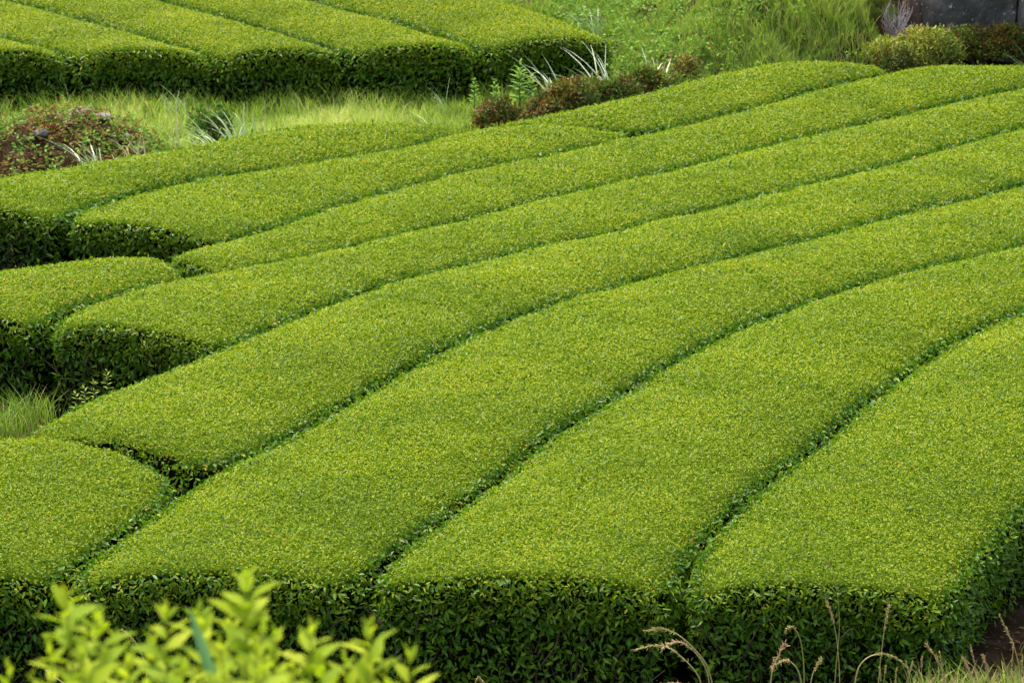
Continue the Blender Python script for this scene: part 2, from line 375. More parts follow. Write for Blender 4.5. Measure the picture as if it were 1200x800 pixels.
HEDGES = []
def hedge(label, Lp, Rp, top_fn, far=False, face=(True, True), group='rows of clipped tea bushes', gap=0.032, sideboost=1.0, gz=None, faceleaves=0, square=True):
    ns = max(12, int(max(np.linalg.norm(np.diff(np.array(Lp), axis=0), axis=1).sum(), 2) / (0.22 if not far else 0.35)))
    Lp = np.asarray(Lp, float); Rp = np.asarray(Rp, float)
    if square:                                          # off the picture: end both sides level with each other
        dv = unit(Lp[-1] - Lp[-3]); a_, b_ = Lp[-1] @ dv, Rp[-1] @ dv
        if a_ < b_: Lp = np.vstack([Lp, Lp[-1] + dv * (b_ - a_)])
        else: Rp = np.vstack([Rp, Rp[-1] + unit(Rp[-1] - Rp[-3]) * (a_ - b_)])
    L = resample(Lp, ns); R = resample(Rp, ns)
    mid = (L + R) / 2; half = (R - L) / 2
    hw = np.linalg.norm(half, axis=1, keepdims=True)
    half = half * np.maximum(hw - gap, 0.05) / np.maximum(hw, 1e-6)
    s = np.r_[0, np.cumsum(np.linalg.norm(np.diff(mid, axis=0), axis=1))]; tot = s[-1]
    # rounded plan corners and edges where the row ends
    shr = np.ones(ns); drop = np.zeros(ns)
    ext = [np.array([0.0, 0.03, 0.09, 0.18])]
    def section(c, h, k_shr, k_drop):
        hn = max(np.linalg.norm(h), 0.05)
        zs = PZ.copy()
        zmul = np.clip(hn / 0.75, 0.35, 1.0)
        zs = np.where(zs > -0.03, zs * zmul * (1.4 if far else 1.0), zs)
        x = c[0] + h[0] * PT * k_shr; y = c[1] + h[1] * PT * k_shr
        z = top_fn(c[0] + h[0] * PT, c[1] + h[1] * PT) + zs
        z = np.where(PZ > -0.2, z - k_drop, z)
        return np.stack([x, y, z], 1)
    def at(sv):
        c = np.array([np.interp(sv, s, mid[:, k]) for k in range(2)]); h = np.array([np.interp(sv, s, half[:, k]) for k in range(2)])
        return c, h
    stations = [(0.0, 0.905, 0.045), (0.04, 0.935, 0.018), (0.11, 0.965, 0.005), (0.24, 0.99, 0)] + \
               [(v, 1, 0) for v in np.linspace(0.45, tot - 0.45, ns)] + \
               [(tot - 0.24, 0.99, 0), (tot - 0.11, 0.965, 0.005), (tot - 0.04, 0.935, 0.018), (tot, 0.905, 0.045)]
    S = np.stack([section(*at(v), a, b) for v, a, b in stations])      # (n, m, 3)
    n, m = S.shape[:2]
    # caps
    def cap(sec, outward):
        cen = sec.mean(0); cen[2] = sec[:, 2].min() * 0.45 + sec[:, 2].max() * 0.55
        return [cen + (sec - cen) * r + outward * bul for r, bul in ((0.86, 0.010), (0.6, 0.018), (0.33, 0.02), (0.03, 0.02))]
    d0 = np.r_[unit(mid[0] - mid[1]), 0]; d1 = np.r_[unit(mid[-1] - mid[-2]), 0]
    A = cap(S[0], d0)[::-1]; B = cap(S[-1], d1)
    S = np.concatenate([np.stack(A), S, np.stack(B)]); n = len(S)
    V = S.reshape(-1, 3)
    i = np.arange(n - 1)[:, None] * m; j = np.arange(m - 1)[None]
    Q = np.stack([i + j, i + m + j, i + m + j + 1, i + j + 1], -1).reshape(-1, 4)
    # vertex normals
    T = np.concatenate([Q[:, [0, 1, 2]], Q[:, [0, 2, 3]]])
    fn = np.cross(V[T[:, 1]] - V[T[:, 0]], V[T[:, 2]] - V[T[:, 0]])
    if (np.einsum('ij,ij->i', V[T[:, 0]] - V.mean(0), fn)).sum() < 0: Q = Q[:, ::-1]; T = T[:, ::-1]; fn = -fn
    area = np.linalg.norm(fn, axis=1) / 2
    fnu = unit(fn)
    VN = np.zeros_like(V)
    for k in range(3): np.add.at(VN, T[:, k], fn)
    VN = unit(VN)
    V = V + VN * (fbm(V, 1.1) * 0.014 + fbm(V, 3.0) * 0.015 + fbm(V + 7, 9.0) * (0.007 + 0.016 * (np.abs(VN[:, 2]) < 0.7)))[:, None]
    root = empty('tea_hedge', (float(mid[0][0]), float(mid[0][1]), float(top_fn(*mid[0]) - 0.76)), label, 'tea hedge', group)
    qn = VN[Q].mean(1)[:, 2]
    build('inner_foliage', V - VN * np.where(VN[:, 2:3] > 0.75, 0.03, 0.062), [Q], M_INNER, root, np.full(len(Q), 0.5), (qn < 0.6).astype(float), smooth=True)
    # ---- leaves
    cen = V[T].mean(1); camp = np.array([0, 0, CAM_H])
    view = unit(camp - cen); facing = (fnu * view).sum(1); dist = np.linalg.norm(cen - camp, axis=1)
    up = fnu[:, 2]
    depth = top_fn(cen[:, 0], cen[:, 1]) - cen[:, 2]
    is_top = up > 0.55
    dep = cen[:, 1] * math.cos(math.radians(PITCH)) + (CAM_H - cen[:, 2]) * math.sin(math.radians(PITCH))
    uu = np.abs(cen[:, 0] / dep * FPX)
    inview = np.clip(1.0 - (uu - 720) / 200, 0.12, 1.0)
    if far: inview *= np.clip((52 - cen[:, 1]) / 3, 0.12, 1)
    lsz = np.clip(dist / 21.0, 0.95, 1.8) ** 0.75
    rho_top = 4600.0 / lsz ** 2
    rho_side = 1750.0 / lsz ** 1.6
    capm = (T.min(1) // m < 4) | (T.max(1) // m >= n - 4)
    # depth of the face points below the local top edge
    def below(p, first):
        c_, h_ = (mid[0], half[0]) if first else (mid[-1], half[-1])
        tt = ((p[:, :2] - c_) @ h_) / (h_ @ h_)
        return top_fn(p[:, 0], p[:, 1]) + np.interp(-np.abs(tt) / 0.92, PT[:14], np.maximum(PZ[:14], -0.1)) - p[:, 2]
    fst = T.min(1) // m < 4
    dtop = np.where(capm, np.where(fst, below(cen, True), below(cen, False)), depth + 0.02)
    expo = np.where(facing > 0, 1.0, np.where(depth < 0.12, 0.85, 0.25))
    hid = np.where((~capm) & (depth > 0.32), 0.45, 1.0)        # deep inside the narrow alleys
    sideboost = np.where(up < -0.6, 0.0, sideboost) * np.where((dtop < 0.13) & capm & (~is_top), 2.6, 1.0)
    rho_side = rho_side * (1 - 0.55 * sstep(0.42, 0.74, depth))
    rho = np.where(is_top, rho_top, rho_side * expo * hid * sideboost) * inview
    cnt = rng.poisson(area * rho)
    idx = np.repeat(np.arange(len(T)), cnt); N = len(idx)
    r1 = np.sqrt(rng.random(N)); r2 = rng.random(N)
    w = np.stack([1 - r1, r1 * (1 - r2), r1 * r2], 1)
    P = (V[T[idx]] * w[:, :, None]).sum(1); NN = unit((VN[T[idx]] * w[:, :, None]).sum(1))
    top = is_top[idx] & (NN[:, 2] > 0.5)
    # how far from the middle of the table: 0 mid, 1 edge
    tl = np.abs(PT[T % m]).mean(1); tl = np.where(capm, 0.0, tl)            # 0 in the middle of the table, 1 at its long sides
    edge = np.clip(sstep(0.86, 0.99, tl[idx]) + rng.normal(0, 0.06, N), 0, 1)
    edge = np.where(top, edge, 1.0)
    sc = lsz[idx]
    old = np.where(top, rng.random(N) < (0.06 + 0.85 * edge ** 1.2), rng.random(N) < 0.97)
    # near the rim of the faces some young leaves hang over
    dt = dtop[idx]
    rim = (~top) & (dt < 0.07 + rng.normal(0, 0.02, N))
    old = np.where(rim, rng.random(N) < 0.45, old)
    rnd = unit(rng.normal(size=(N, 3)))
    tang = unit(np.cross(rnd, NN))
    lift = np.where(top, rng.uniform(0.15, 1.0, N), rng.uniform(0.0, 0.7, N))
    D = unit(tang + NN * lift[:, None])
    side = ~top
    # side leaves: hang outwards and a little down, blades turned to the light
    Dn = unit(NN * rng.uniform(0.2, 1.0, N)[:, None] + tang * 0.8 + np.array([0, 0, -0.25]))
    D[side] = Dn[side]
    wantN = unit(NN + rng.normal(size=(N, 3)) * 0.45)
    wn2 = unit(NN * 0.4 + np.array([0, 0, 0.8]) + rng.normal(size=(N, 3)) * 0.55)
    wantN[side] = wn2[side]
    Ln = np.where(old, rng.uniform(0.038, 0.064, N), rng.uniform(0.026, 0.044, N)) * sc
    Ln = np.where(top, np.where(old, rng.uniform(0.024, 0.040, N) * (1 + 0.55 * edge), rng.uniform(0.015, 0.029, N)) * sc, Ln)
    Wd = Ln * rng.uniform(0.34, 0.46, N)
    Wd = np.where(top, Wd * 1.3, Wd)
    off = np.where(top, rng.normal(-0.006, 0.009, N), rng.uniform(-0.055, 0.03, N))
    P = P + NN * off[:, None]
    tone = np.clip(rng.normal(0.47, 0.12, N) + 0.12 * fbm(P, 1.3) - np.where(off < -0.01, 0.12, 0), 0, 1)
    tone = np.where(side, np.clip(rng.beta(2.2, 2.4, N), 0, 1), tone)
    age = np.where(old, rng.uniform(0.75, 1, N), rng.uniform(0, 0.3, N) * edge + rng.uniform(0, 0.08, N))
    brown = top & (rng.random(N) < 0.015 + 0.05 * np.clip(fbm(P + 5, 0.5), 0, 1))      # cut and scorched leaves
    tone = np.where(brown, rng.uniform(0.9, 1.0, N), tone); age = np.where(brown, 0.0, age)
    stray = top & (rng.random(N) < 0.006)                                             # shoots the cutter missed
    P[stray] += NN[stray] * rng.uniform(0.01, 0.045, (int(stray.sum()), 1)); D[stray] = unit(D[stray] + np.array([0, 0, 1.6]))
    Ln = np.where(stray, Ln * 1.25, Ln)
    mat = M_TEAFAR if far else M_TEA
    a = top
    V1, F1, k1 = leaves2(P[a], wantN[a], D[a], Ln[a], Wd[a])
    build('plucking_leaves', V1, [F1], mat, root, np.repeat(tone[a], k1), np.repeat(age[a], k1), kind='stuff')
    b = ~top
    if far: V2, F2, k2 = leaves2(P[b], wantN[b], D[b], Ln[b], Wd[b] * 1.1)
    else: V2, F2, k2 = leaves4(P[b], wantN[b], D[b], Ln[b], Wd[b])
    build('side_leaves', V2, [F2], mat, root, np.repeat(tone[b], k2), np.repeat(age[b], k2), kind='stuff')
    # ---- twigs inside the open faces
    tb = Tubes()
    capt = np.where(capm & (facing > 0.15))[0]
    if len(capt):
        pr = area[capt] / area[capt].sum(); nt_ = 90 if not far else 18
        for q in rng.choice(capt, nt_, p=pr):
            c = V[T[q]].mean(0) - fnu[q] * 0.03
            dr = unit(np.array([rng.normal() * 0.5, rng.normal() * 0.2, 1.0])); ln = rng.uniform(0.10, 0.42)
            c[2] = max(c[2] - ln * 0.5, float(top_fn(c[0], c[1])) - 0.74)
            pth = [c + dr * ln * f + fnu[q] * 0.03 * math.sin(3 * f + q) for f in np.linspace(0, 1, 4)]
            if pth[-1][2] < float(top_fn(c[0], c[1])) - 0.06: tb.add(pth, 0.007, 0.003, 4)
        if tb.V: tb.build('twigs', M_TWIG, root, 'stuff')
    # ---- the largest leaves of the open front face, one by one
    if faceleaves:
        front = np.where((T.min(1) // m < 4) & (depth > 0.04) & (facing > 0.1))[0]
        if len(front):
            pr = area[front] / area[front].sum()
            protos = LEAF_PROTOS
            for q in rng.choice(front, faceleaves, p=pr):
                ww = rng.dirichlet((1, 1, 1)); c = (V[T[q]] * ww[:, None]).sum(0) + fnu[q] * rng.uniform(0.0, 0.025)
                o = bpy.data.objects.new('leaf', protos[rng.integers(len(protos))]); COL.objects.link(o); o.parent = root
                o.location = Vector(c) - root.location
                nrm = Vector(fnu[q]) * 0.5 + Vector((rng.normal() * 0.5, rng.normal() * 0.45, 0.7 + rng.normal() * 0.35))
                dr = Vector((rng.normal(), rng.normal() * 0.3 - 0.2, -0.35 + rng.normal() * 0.6))
                z = nrm.normalized(); y = (dr - z * dr.dot(z)).normalized(); x = y.cross(z)
                from mathutils import Matrix
                o.rotation_euler = Matrix((x, y, z)).transposed().to_euler()
                sv = rng.uniform(0.048, 0.075); o.scale = (sv, sv, sv)
    return root

def leaf_proto(tone, age, mat=None, width=0.38, fold=0.22):
    """a tea leaf of unit length along +Y, rib folded, tip curved, finely enough cut to hold its outline"""
    ys = [0, 0.12, 0.32, 0.55, 0.78, 1.0]; ws = [0.02, 0.28, 0.46, 0.46, 0.28, 0.0]
    V = []; F = []
    for y, w in zip(ys, ws):
        w = w * width; z = -0.16 * y * y
        V += [(-w, y, z + w * fold * 2), (0, y, z), (w, y, z + w * fold * 2)]
    for k in range(5):
        a = k * 3; F += [(a, a + 1, a + 4, a + 3), (a + 1, a + 2, a + 5, a + 4)]
    me = bpy.data.meshes.new('leaf'); me.from_pydata(V, [], F)
    for nm, v in (('tone', tone), ('age', age)):
        at = me.attributes.new(nm, 'FLOAT', 'FACE'); at.data.foreach_set('value', np.full(len(F), v, dtype=np.float32))
    me.materials.append(mat or M_TEA); me.polygons.foreach_set('use_smooth', np.ones(len(F), dtype=bool)); me.update()
    return me
LEAF_PROTOS = [leaf_proto(t, 1.0) for t in (0.35, 0.5, 0.62, 0.72, 0.8, 0.9)] + [leaf_proto(0.97, 1.0), leaf_proto(0.3, 0.45)]

# plan positions (metres) of the alleys between the rows; the first digit is the row beyond, the second the row before it
def off_line(P, d):
    P = np.asarray(P, float); T = unit(np.gradient(P, axis=0)); return P + np.stack([T[:, 1], -T[:, 0]], 1) * d
A21 = [(1.08, 17.27), (1.12, 17.79), (1.30, 18.23), (1.65, 19.15), (2.08, 20.12), (2.56, 21.23), (3.17, 22.68), (3.71, 23.96), (4.24, 24.98), (4.79, 25.85), (5.8, 27.4), (6.7, 28.8)]
A32 = [(-0.95, 17.15), (-0.93, 17.36), (-0.70, 17.86), (-0.51, 18.38), (-0.30, 18.88), (-0.08, 19.44), (0.16, 20.15), (0.40, 20.78), (0.74, 21.50), (1.11, 22.37), (1.44, 23.21), (2.31, 24.96), (3.27, 26.58), (4.30, 28.01), (5.44, 29.54), (6.32, 30.75), (7.21, 31.96)]
A43 = [(-2.24, 19.06), (-2.08, 19.50), (-1.86, 19.81), (-1.70, 20.13), (-1.50, 20.67), (-1.32, 21.17), (-1.03, 22.03), (-0.68, 22.98), (-0.37, 23.75), (0.08, 24.80), (0.80, 25.95), (1.67, 27.24), (2.63, 28.58), (4.07, 30.70), (4.69, 31.75), (5.30, 32.55), (6.25, 34.15), (7.07, 35.41), (7.89, 36.67)]
A54 = [(-3.62, 20.10), (-3.56, 20.30), (-3.40, 20.80), (-3.16, 21.34), (-2.97, 21.78), (-2.70, 22.33), (-2.41, 23.01), (-2.19, 23.62), (-1.89, 24.48), (-1.56, 25.33), (-1.10, 26.36), (-0.42, 27.34), (0.22, 28.39), (1.07, 29.46), (1.88, 30.78), (3.20, 32.74), (4.58, 34.74), (5.76, 36.65), (7.01, 38.46), (7.82, 39.71), (8.64, 40.97)]
A54s = [(-2.36, 23.12), (-2.19, 23.62), (-1.89, 24.48), (-1.56, 25.33), (-1.10, 26.36), (-0.42, 27.34), (0.22, 28.39), (1.07, 29.46), (1.88, 30.78), (3.20, 32.74), (4.58, 34.74), (5.76, 36.65), (7.01, 38.46), (7.82, 39.71), (8.64, 40.97)]
A65 = [(-4.01, 23.68), (-3.86, 24.36), (-3.52, 25.38), (-3.12, 25.98), (-2.78, 26.47), (-2.26, 27.22), (-1.72, 28.04), (-1.28, 28.93), (-0.86, 29.62), (-0.46, 30.32), (0.00, 31.17), (0.76, 32.45), (1.35, 33.22), (2.10, 34.40), (3.43, 36.38), (5.15, 38.58), (6.76, 40.62), (7.50, 41.32), (8.48, 42.46), (9.45, 43.60)]
A65far = [(-2.78, 26.47), (-2.26, 27.22), (-1.72, 28.04), (-1.28, 28.93), (-0.86, 29.62), (-0.46, 30.32), (0.00, 31.17), (0.76, 32.45), (1.35, 33.22), (2.10, 34.40), (3.43, 36.38), (5.15, 38.58), (6.76, 40.62), (7.50, 41.32), (8.48, 42.46), (9.45, 43.60)]
A76 = [(-3.31, 27.27), (-3.08, 27.85), (-2.76, 28.58), (-2.29, 29.84), (-1.89, 30.95), (-1.13, 32.68), (-0.55, 33.89), (0.54, 35.23), (1.60, 36.78), (2.28, 37.56), (3.58, 39.39), (4.52, 40.71), (5.66, 41.88)]
A87 = [(-4.61, 28.99), (-4.33, 30.32), (-3.81, 31.79), (-3.01, 32.94), (-2.09, 34.27), (-1.42, 35.13), (-0.85, 36.35), (-0.37, 37.16)]
NG = 'rows of clipped tea bushes in the near plot'
hedge('nearest clipped tea hedge at the far right, its long side open to bare brown soil', A21,
      [(2.90, 17.50), (3.08, 18.05), (3.40, 18.85), (3.78, 19.60), (4.25, 20.6), (4.85, 22.0), (5.5, 23.3), (6.3, 24.8), (7.3, 26.3), (8.2, 27.7)], near_top, group=NG, faceleaves=210)
hedge('clipped tea hedge whose dark cut end stands in the middle of the foreground', A32, A21, near_top, group=NG, faceleaves=240)
hedge('clipped tea hedge whose cut end stands behind the yellow green foreground shoots', [(-2.83, 16.98)] + [(-2.78, 17.43), (-2.62, 17.73), (-2.43, 18.27), (-2.27, 18.95), (-2.12, 19.3)] + A43[2:], A32, near_top, group=NG, faceleaves=230)
hedge('short tea hedge block at the lower left corner, cut off by a thin cross alley', [(-4.65, 16.9), (-4.55, 17.7), (-4.4, 18.6), (-4.25, 19.1), (-4.15, 19.72)],
      [(-2.84, 16.98), (-2.78, 17.43), (-2.62, 17.73), (-2.43, 18.27), (-2.24, 18.85), (-2.28, 19.18), (-2.5, 19.52), (-2.86, 19.76)], near_top, group=NG, square=False, faceleaves=110)
hedge('long tea hedge starting at the grass tuft on the left edge', [(-3.66, 19.84), (-3.60, 20.1)] + A54[1:], [(-2.86, 19.84), (-2.50, 19.60), (-2.20, 19.16), (-2.06, 19.28)] + A43[2:], near_top, group=NG)
hedge('long tea hedge with a broad dark cut end above the bare soil on the left', A65, [(-2.40, 23.12)] + A54s[1:], near_top, group=NG, faceleaves=200)
hedge('short tea hedge piece at the left edge ending at a dark notch', [(-5.75, 23.9), (-5.25, 25.1), (-4.76, 25.82), (-4.28, 26.55), (-3.78, 27.02), (-3.50, 27.06)],
      [(-4.03, 23.62), (-3.88, 24.36), (-3.54, 25.38), (-3.22, 25.88), (-3.06, 26.04)], near_top, group=NG, square=False, faceleaves=60)
hedge('long tea hedge from the dark notch up to the bushes under the boulder', [(-3.36, 27.16)] + A76[1:] + [(6.5, 42.9), (7.4, 44.0), (8.5, 45.3), (9.6, 46.6)], A65far, near_top, group=NG)
hedge('tea hedge tapering to a point in the middle under the red bush row', [(-4.64, 28.80)] + A87[1:] + [(0.0, 37.20), (0.45, 37.36), (1.0, 37.34), (1.42, 37.12)], [(-2.92, 28.28)] + A76[2:8] + [(1.50, 36.72)], near_top, group=NG, square=False, faceleaves=90)
hedge('farthest left tea hedge of the near plot, along the stony mound and the meadow', [(-6.35, 28.6), (-5.95, 29.8), (-5.61, 30.63), (-5.16, 31.77), (-4.66, 32.76), (-4.06, 33.97), (-3.53, 34.92), (-2.93, 36.11), (-2.22, 36.64), (-1.58, 37.09), (-0.98, 37.15)],
      [(-4.68, 28.72)] + A87[1:7] + [(-0.62, 36.75)], near_top, group=NG, square=False, faceleaves=40)
hedge('crescent tea hedge at the top right below the grassy slope', [(-0.32, 37.28), (0.15, 37.83), (1.18, 38.98), (2.46, 40.75), (3.36, 41.71), (4.3, 42.45), (5.0, 42.65), (5.45, 42.5)],
      [(-0.25, 37.22), (0.2, 37.32), (0.7, 37.46), (1.2, 37.44), (1.62, 37.0), (2.28, 37.60), (3.58, 39.42), (4.52, 40.74), (5.55, 41.85)], near_top, group=NG, square=False)
FG = 'rows of clipped tea bushes in the far plot'
B0 = [(-8.4, 41.95), (-9.9, 44.4), (-13.0, 49.5), (-16.8, 55.8)]
B2 = [(-6.53, 41.92), (-8.02, 44.36), (-11.0, 49.3), (-14.9, 55.7)]
B3 = [(-4.32, 41.53), (-6.07, 44.38), (-8.86, 49.16), (-12.9, 56.0)]
B4 = [(-2.45, 41.61), (-3.98, 44.38), (-6.32, 48.17), (-11.1, 56.0)]
B5 = [(-0.42, 41.73), (-1.73, 44.08), (-3.73, 47.18), (-8.9, 55.4)]
BE = [(1.60, 42.16), (0.82, 44.03), (-0.32, 46.12), (-5.2, 55.0)]
for lab, a_, b_ in (('far tea hedge at the upper left edge, leftmost of the far plot', B0, B2), ('far tea hedge ending above the stony mound', B2, B3),
                    ('far tea hedge in the middle of the far plot', B3, B4), ('far tea hedge second from the right in the far plot', B4, B5),
                    ('far tea hedge at the right end of the far plot, against the weedy slope', B5, BE)):
    hedge(lab, a_, b_, far_top, far=True, group=FG, gap=0.065)

# ------------------------------------------------------------------ meadow and slope cover
def scatter_xy(n, x0, x1, y0, y1, keep):
    x = rng.uniform(x0, x1, n); y = rng.uniform(y0, y1, n); k = keep(x, y); return x[k], y[k]

def in_far_plot(x, y):
    """inside the far tea plot"""
    right = (x - 1.75) * 0.903 + (y - 42.16) * 0.429
    return (y > 41.75) & (right < 0.0) & (x < 1.8)
def slope_d(x, y):
    return (x - 1.75) * 0.903 + (y - 42.16) * 0.429
def mound_w(x, y):
    return np.exp(-((x + 5.75) / 1.45) ** 2 - ((y - 35.1) / 1.15) ** 2)

def grass_field(name, n, box, keep, hmul, tonefn, agep, label, cat=None):
    x, y = scatter_xy(n, *box, keep)
    # gather into tufts
    k = len(x); ci = rng.integers(0, max(k // 14, 1), k)
    cx, cy = x[ci], y[ci]
    x = cx + rng.normal(0, 0.06, k); y = cy + rng.normal(0, 0.06, k)
    z = ground(x, y) - 0.01
    P = np.stack([x, y, z], 1)
    a = rng.uniform(0, 2 * math.pi, k) * 0.6 + (ci * 2.399) % 6.28
    lean = np.stack([np.cos(a), np.sin(a)], 1)
    hn = 0.75 + 0.45 * fbm(np.stack([x, y, z], 1), 1.1)
    H = rng.uniform(0.16, 0.42, k) * hmul(x, y) * np.clip(hn, 0.35, 1.3)
    W = rng.uniform(0.008, 0.017, k)
    tone = np.clip(tonefn(x, y) + rng.normal(0, 0.16, k), 0, 1)
    age = np.where(rng.random(k) < agep(x, y), rng.uniform(0.6, 1, k), rng.uniform(0, 0.12, k))
    o = blade_mesh(name, P, H, W, lean, rng.uniform(0.15, 0.85, k), rng.uniform(0.0, 0.35, k), tone, age, M_GRASS, None, 'stuff')
    tag(o, label, cat); return o

grass_field('meadow_grass', 70000, (-8.2, 2.6, 31.5, 42.3),
            lambda x, y: (y > ybound(x) + 0.12) & (~in_far_plot(x, y)) & (mound_w(x, y) < 0.42) & (slope_d(x, y) < 0.35),
            lambda x, y: 1.05 + 0.35 * sstep(40.6, 41.8, y) , lambda x, y: 0.72 - 0.38 * sstep(40.4, 42.0, y) + 0.14 * np.sin(x * 1.9), lambda x, y: 0.05,
            'fine pale green grass between the two tea plots', 'grass')
grass_field('slope_grass', 66000, (0.2, 7.6, 40.5, 49.5),
            lambda x, y: (y > ybound(x) + 0.15) & (slope_d(x, y) > 0.15) & ~((x > 5.7) & (y > 43.9)) & (fbm(np.stack([x, y, x * 0], 1), 1.6) + (x - 2.2) * 0.22 > -0.35),
            lambda x, y: 0.75 + 0.55 * sstep(2.6, 4.5, x), lambda x, y: 0.50 + 0.10 * sstep(2.5, 4.5, x) + 0.06 * np.sin(x * 2.3 + y), lambda x, y: 0.09,
            'long green grass hanging over the slope at the top right', 'grass')

def leafy_cover(name, n, box, keep, label, cat, tonefn, agep, mat, size=(0.03, 0.07), hh=(0.02, 0.22)):
    x, y = scatter_xy(n, *box, keep); k = len(x)
    ci = rng.integers(0, max(k // 9, 1), k)
    x = x[ci] + rng.normal(0, 0.06, k); y = y[ci] + rng.normal(0, 0.06, k)
    cl = (ci * 0.6180339) % 1.0
    P = np.stack([x, y, ground(x, y) + rng.uniform(hh[0], hh[1], k) * (0.4 + 0.9 * cl)], 1)
    N = unit(np.array([0, -0.35, 1]) + rng.normal(size=(k, 3)) * 0.5); D = unit(rng.normal(size=(k, 3)) * np.array([1, 1, 0.45]))
    L = rng.uniform(size[0], size[1], k)
    V, F, q = leaves4(P, N, D, L, L * rng.uniform(0.45, 0.7, k))
    tone = np.clip(tonefn(x, y) + (cl - 0.5) * 0.5 + rng.normal(0, 0.12, k), 0, 1)
    age = np.where((cl * 7.3) % 1 < agep(x, y), rng.uniform(0.65, 1, k), rng.uniform(0, 0.15, k))
    o = build(name, V, [F], mat, None, np.repeat(tone, q), np.repeat(age, q), kind='stuff'); tag(o, label, cat); return o

leafy_cover('mound_weeds', 38000, (-8.4, -3.6, 31.2, 37.2), lambda x, y: (y > ybound(x) + 0.1) & ((mound_w(x, y) > 0.2) | ((y < 34.6) & (x < -4.4))) & (fbm(np.stack([x, y, y], 1), 2.5) > -0.6),
            'low green and red brown weeds covering the stony mound', 'weeds', lambda x, y: 0.55, lambda x, y: 0.46, M_WEED, (0.03, 0.07), (0.01, 0.20))
leafy_cover('slope_weeds', 16000, (0.3, 5.4, 41.0, 49.5), lambda x, y: (y > ybound(x) + 0.2) & (slope_d(x, y) > 0.12) & (fbm(np.stack([x, y, x * 0], 1), 1.6) + (x - 2.7) * 0.30 < 0.45),
            'broad leaved green weeds on the slope beside the far tea plot', 'weeds', lambda x, y: 0.62, lambda x, y: 0.05, M_WEED, (0.04, 0.09), (0.02, 0.30))
leafy_cover('clover_patch', 5000, (3.0, 4.0, 45.0, 47.5), lambda x, y: (fbm(np.stack([x, y, x * 0 + 3], 1), 1.2) > -0.2) & (x - 3.0 < (y - 43) * 0.6),
            'darker leafy patch in the slope grass at the top edge', 'weeds', lambda x, y: 0.38, lambda x, y: 0.0, M_WEED, (0.04, 0.08), (0.05, 0.35))
# red brown stems standing in the mound weeds
tb = Tubes()
for k in range(240):
    x = rng.uniform(-7.4, -4.0); y = rng.uniform(33.2, 36.4)
    if mound_w(x, y) < 0.25 or y < ybound(x) + 0.1: continue
    z = float(ground(x, y)); h = rng.uniform(0.08, 0.26); dx = rng.normal() * 0.08
    tb.add([(x, y, z), (x + dx * 0.5, y - 0.02, z + h * 0.6), (x + dx, y - 0.03, z + h)], 0.007, 0.003, 3)
o = tb.build('weed_stems', M_REDTWIG, None, 'stuff'); tag(o, 'thin red brown weed stems on the stony mound', 'weeds')
# seedlings and grass on the bare soil by the near rows
grass_field('corner_grass', 20000, (2.2, 5.2, 14.6, 18.6), lambda x, y: ((x > 2.35) & (y < 17.3 + (x - 2.75) * 1.0) & ((y < 17.7) | (x > 4.0))) | (x > 4.2) | ((y < 16.55) & (x > 1.6) & (rng.random(len(x)) < 0.35 + 0.3 * (x > 2.4))),
            lambda x, y: 0.95, lambda x, y: 0.30, lambda x, y: 0.42, 'short green and straw coloured grass on the soil at the lower right corner', 'grass')

def soil_litter():
    spots = [(-4.6, -2.6, 20.4, 24.0, 900), (2.6, 7.5, 16.0, 24.0, 3200)]
    V = []; F = []; n0 = 0
    tet = np.array([[1, 0, -0.4], [-0.5, 0.87, -0.4], [-0.5, -0.87, -0.4], [0, 0, 0.8]])
    for x0, x1, y0, y1, n in spots:
        x = rng.uniform(x0, x1, n); y = rng.uniform(y0, y1, n); r = rng.uniform(0.006, 0.03, n) ** 1.0
        P = np.stack([x, y, ground(x, y)], 1); a = rng.uniform(0, 6.28, n)
        rot = np.stack([np.cos(a), np.sin(a)], 1)
        for k in range(n):
            c, s_ = rot[k]; q = tet * r[k] * rng.uniform(0.6, 1.4, (4, 3)); V.append(P[k] + np.stack([q[:, 0] * c - q[:, 1] * s_, q[:, 0] * s_ + q[:, 1] * c, q[:, 2]], 1))
        i = np.arange(n)[:, None] * 4 + n0; n0 += 4 * n
        F.append(np.concatenate([i + np.array([[0, 1, 3]]), i + np.array([[1, 2, 3]]), i + np.array([[2, 0, 3]])], 1).reshape(-1, 3))
    o = build('soil_clods', np.concatenate(V), F, M_SOIL, None, kind='stuff'); tag(o, 'brown clods lying on the bare soil beside the hedges', 'soil')
    x = rng.uniform(2.6, 7.0, 2600); y = rng.uniform(16.0, 24.0, 2600); P = np.stack([x, y, ground(x, y) + 0.015], 1)
    N = unit(np.array([0, 0, 1]) + rng.normal(size=P.shape) * 0.35); D = unit(rng.normal(size=P.shape) * np.array([1, 1, 0.1])); L = rng.uniform(0.03, 0.06, len(P))
    V, F, q = leaves4(P, N, D, L, L * 0.4)
    o = build('fallen_leaves', V, [F], M_AZALEA, None, np.repeat(rng.uniform(0.2, 1, len(P)), q), np.repeat(rng.uniform(0.7, 1, len(P)), q), kind='stuff'); tag(o, 'fallen brown leaves on the soil right of the nearest hedge', 'fallen leaves')
soil_litter()
grass_field('soil_weeds', 9000, (3.4, 12.5, 17.0, 46.0), lambda x, y: (x > 4.1 + (y - 20) * 0.53) & (fbm(np.stack([x, y, x * 0], 1), 1.4) > 0.15),
            lambda x, y: 0.7, lambda x, y: 0.42, lambda x, y: 0.3, 'sparse weeds on the bare soil right of the hedges', 'weeds')

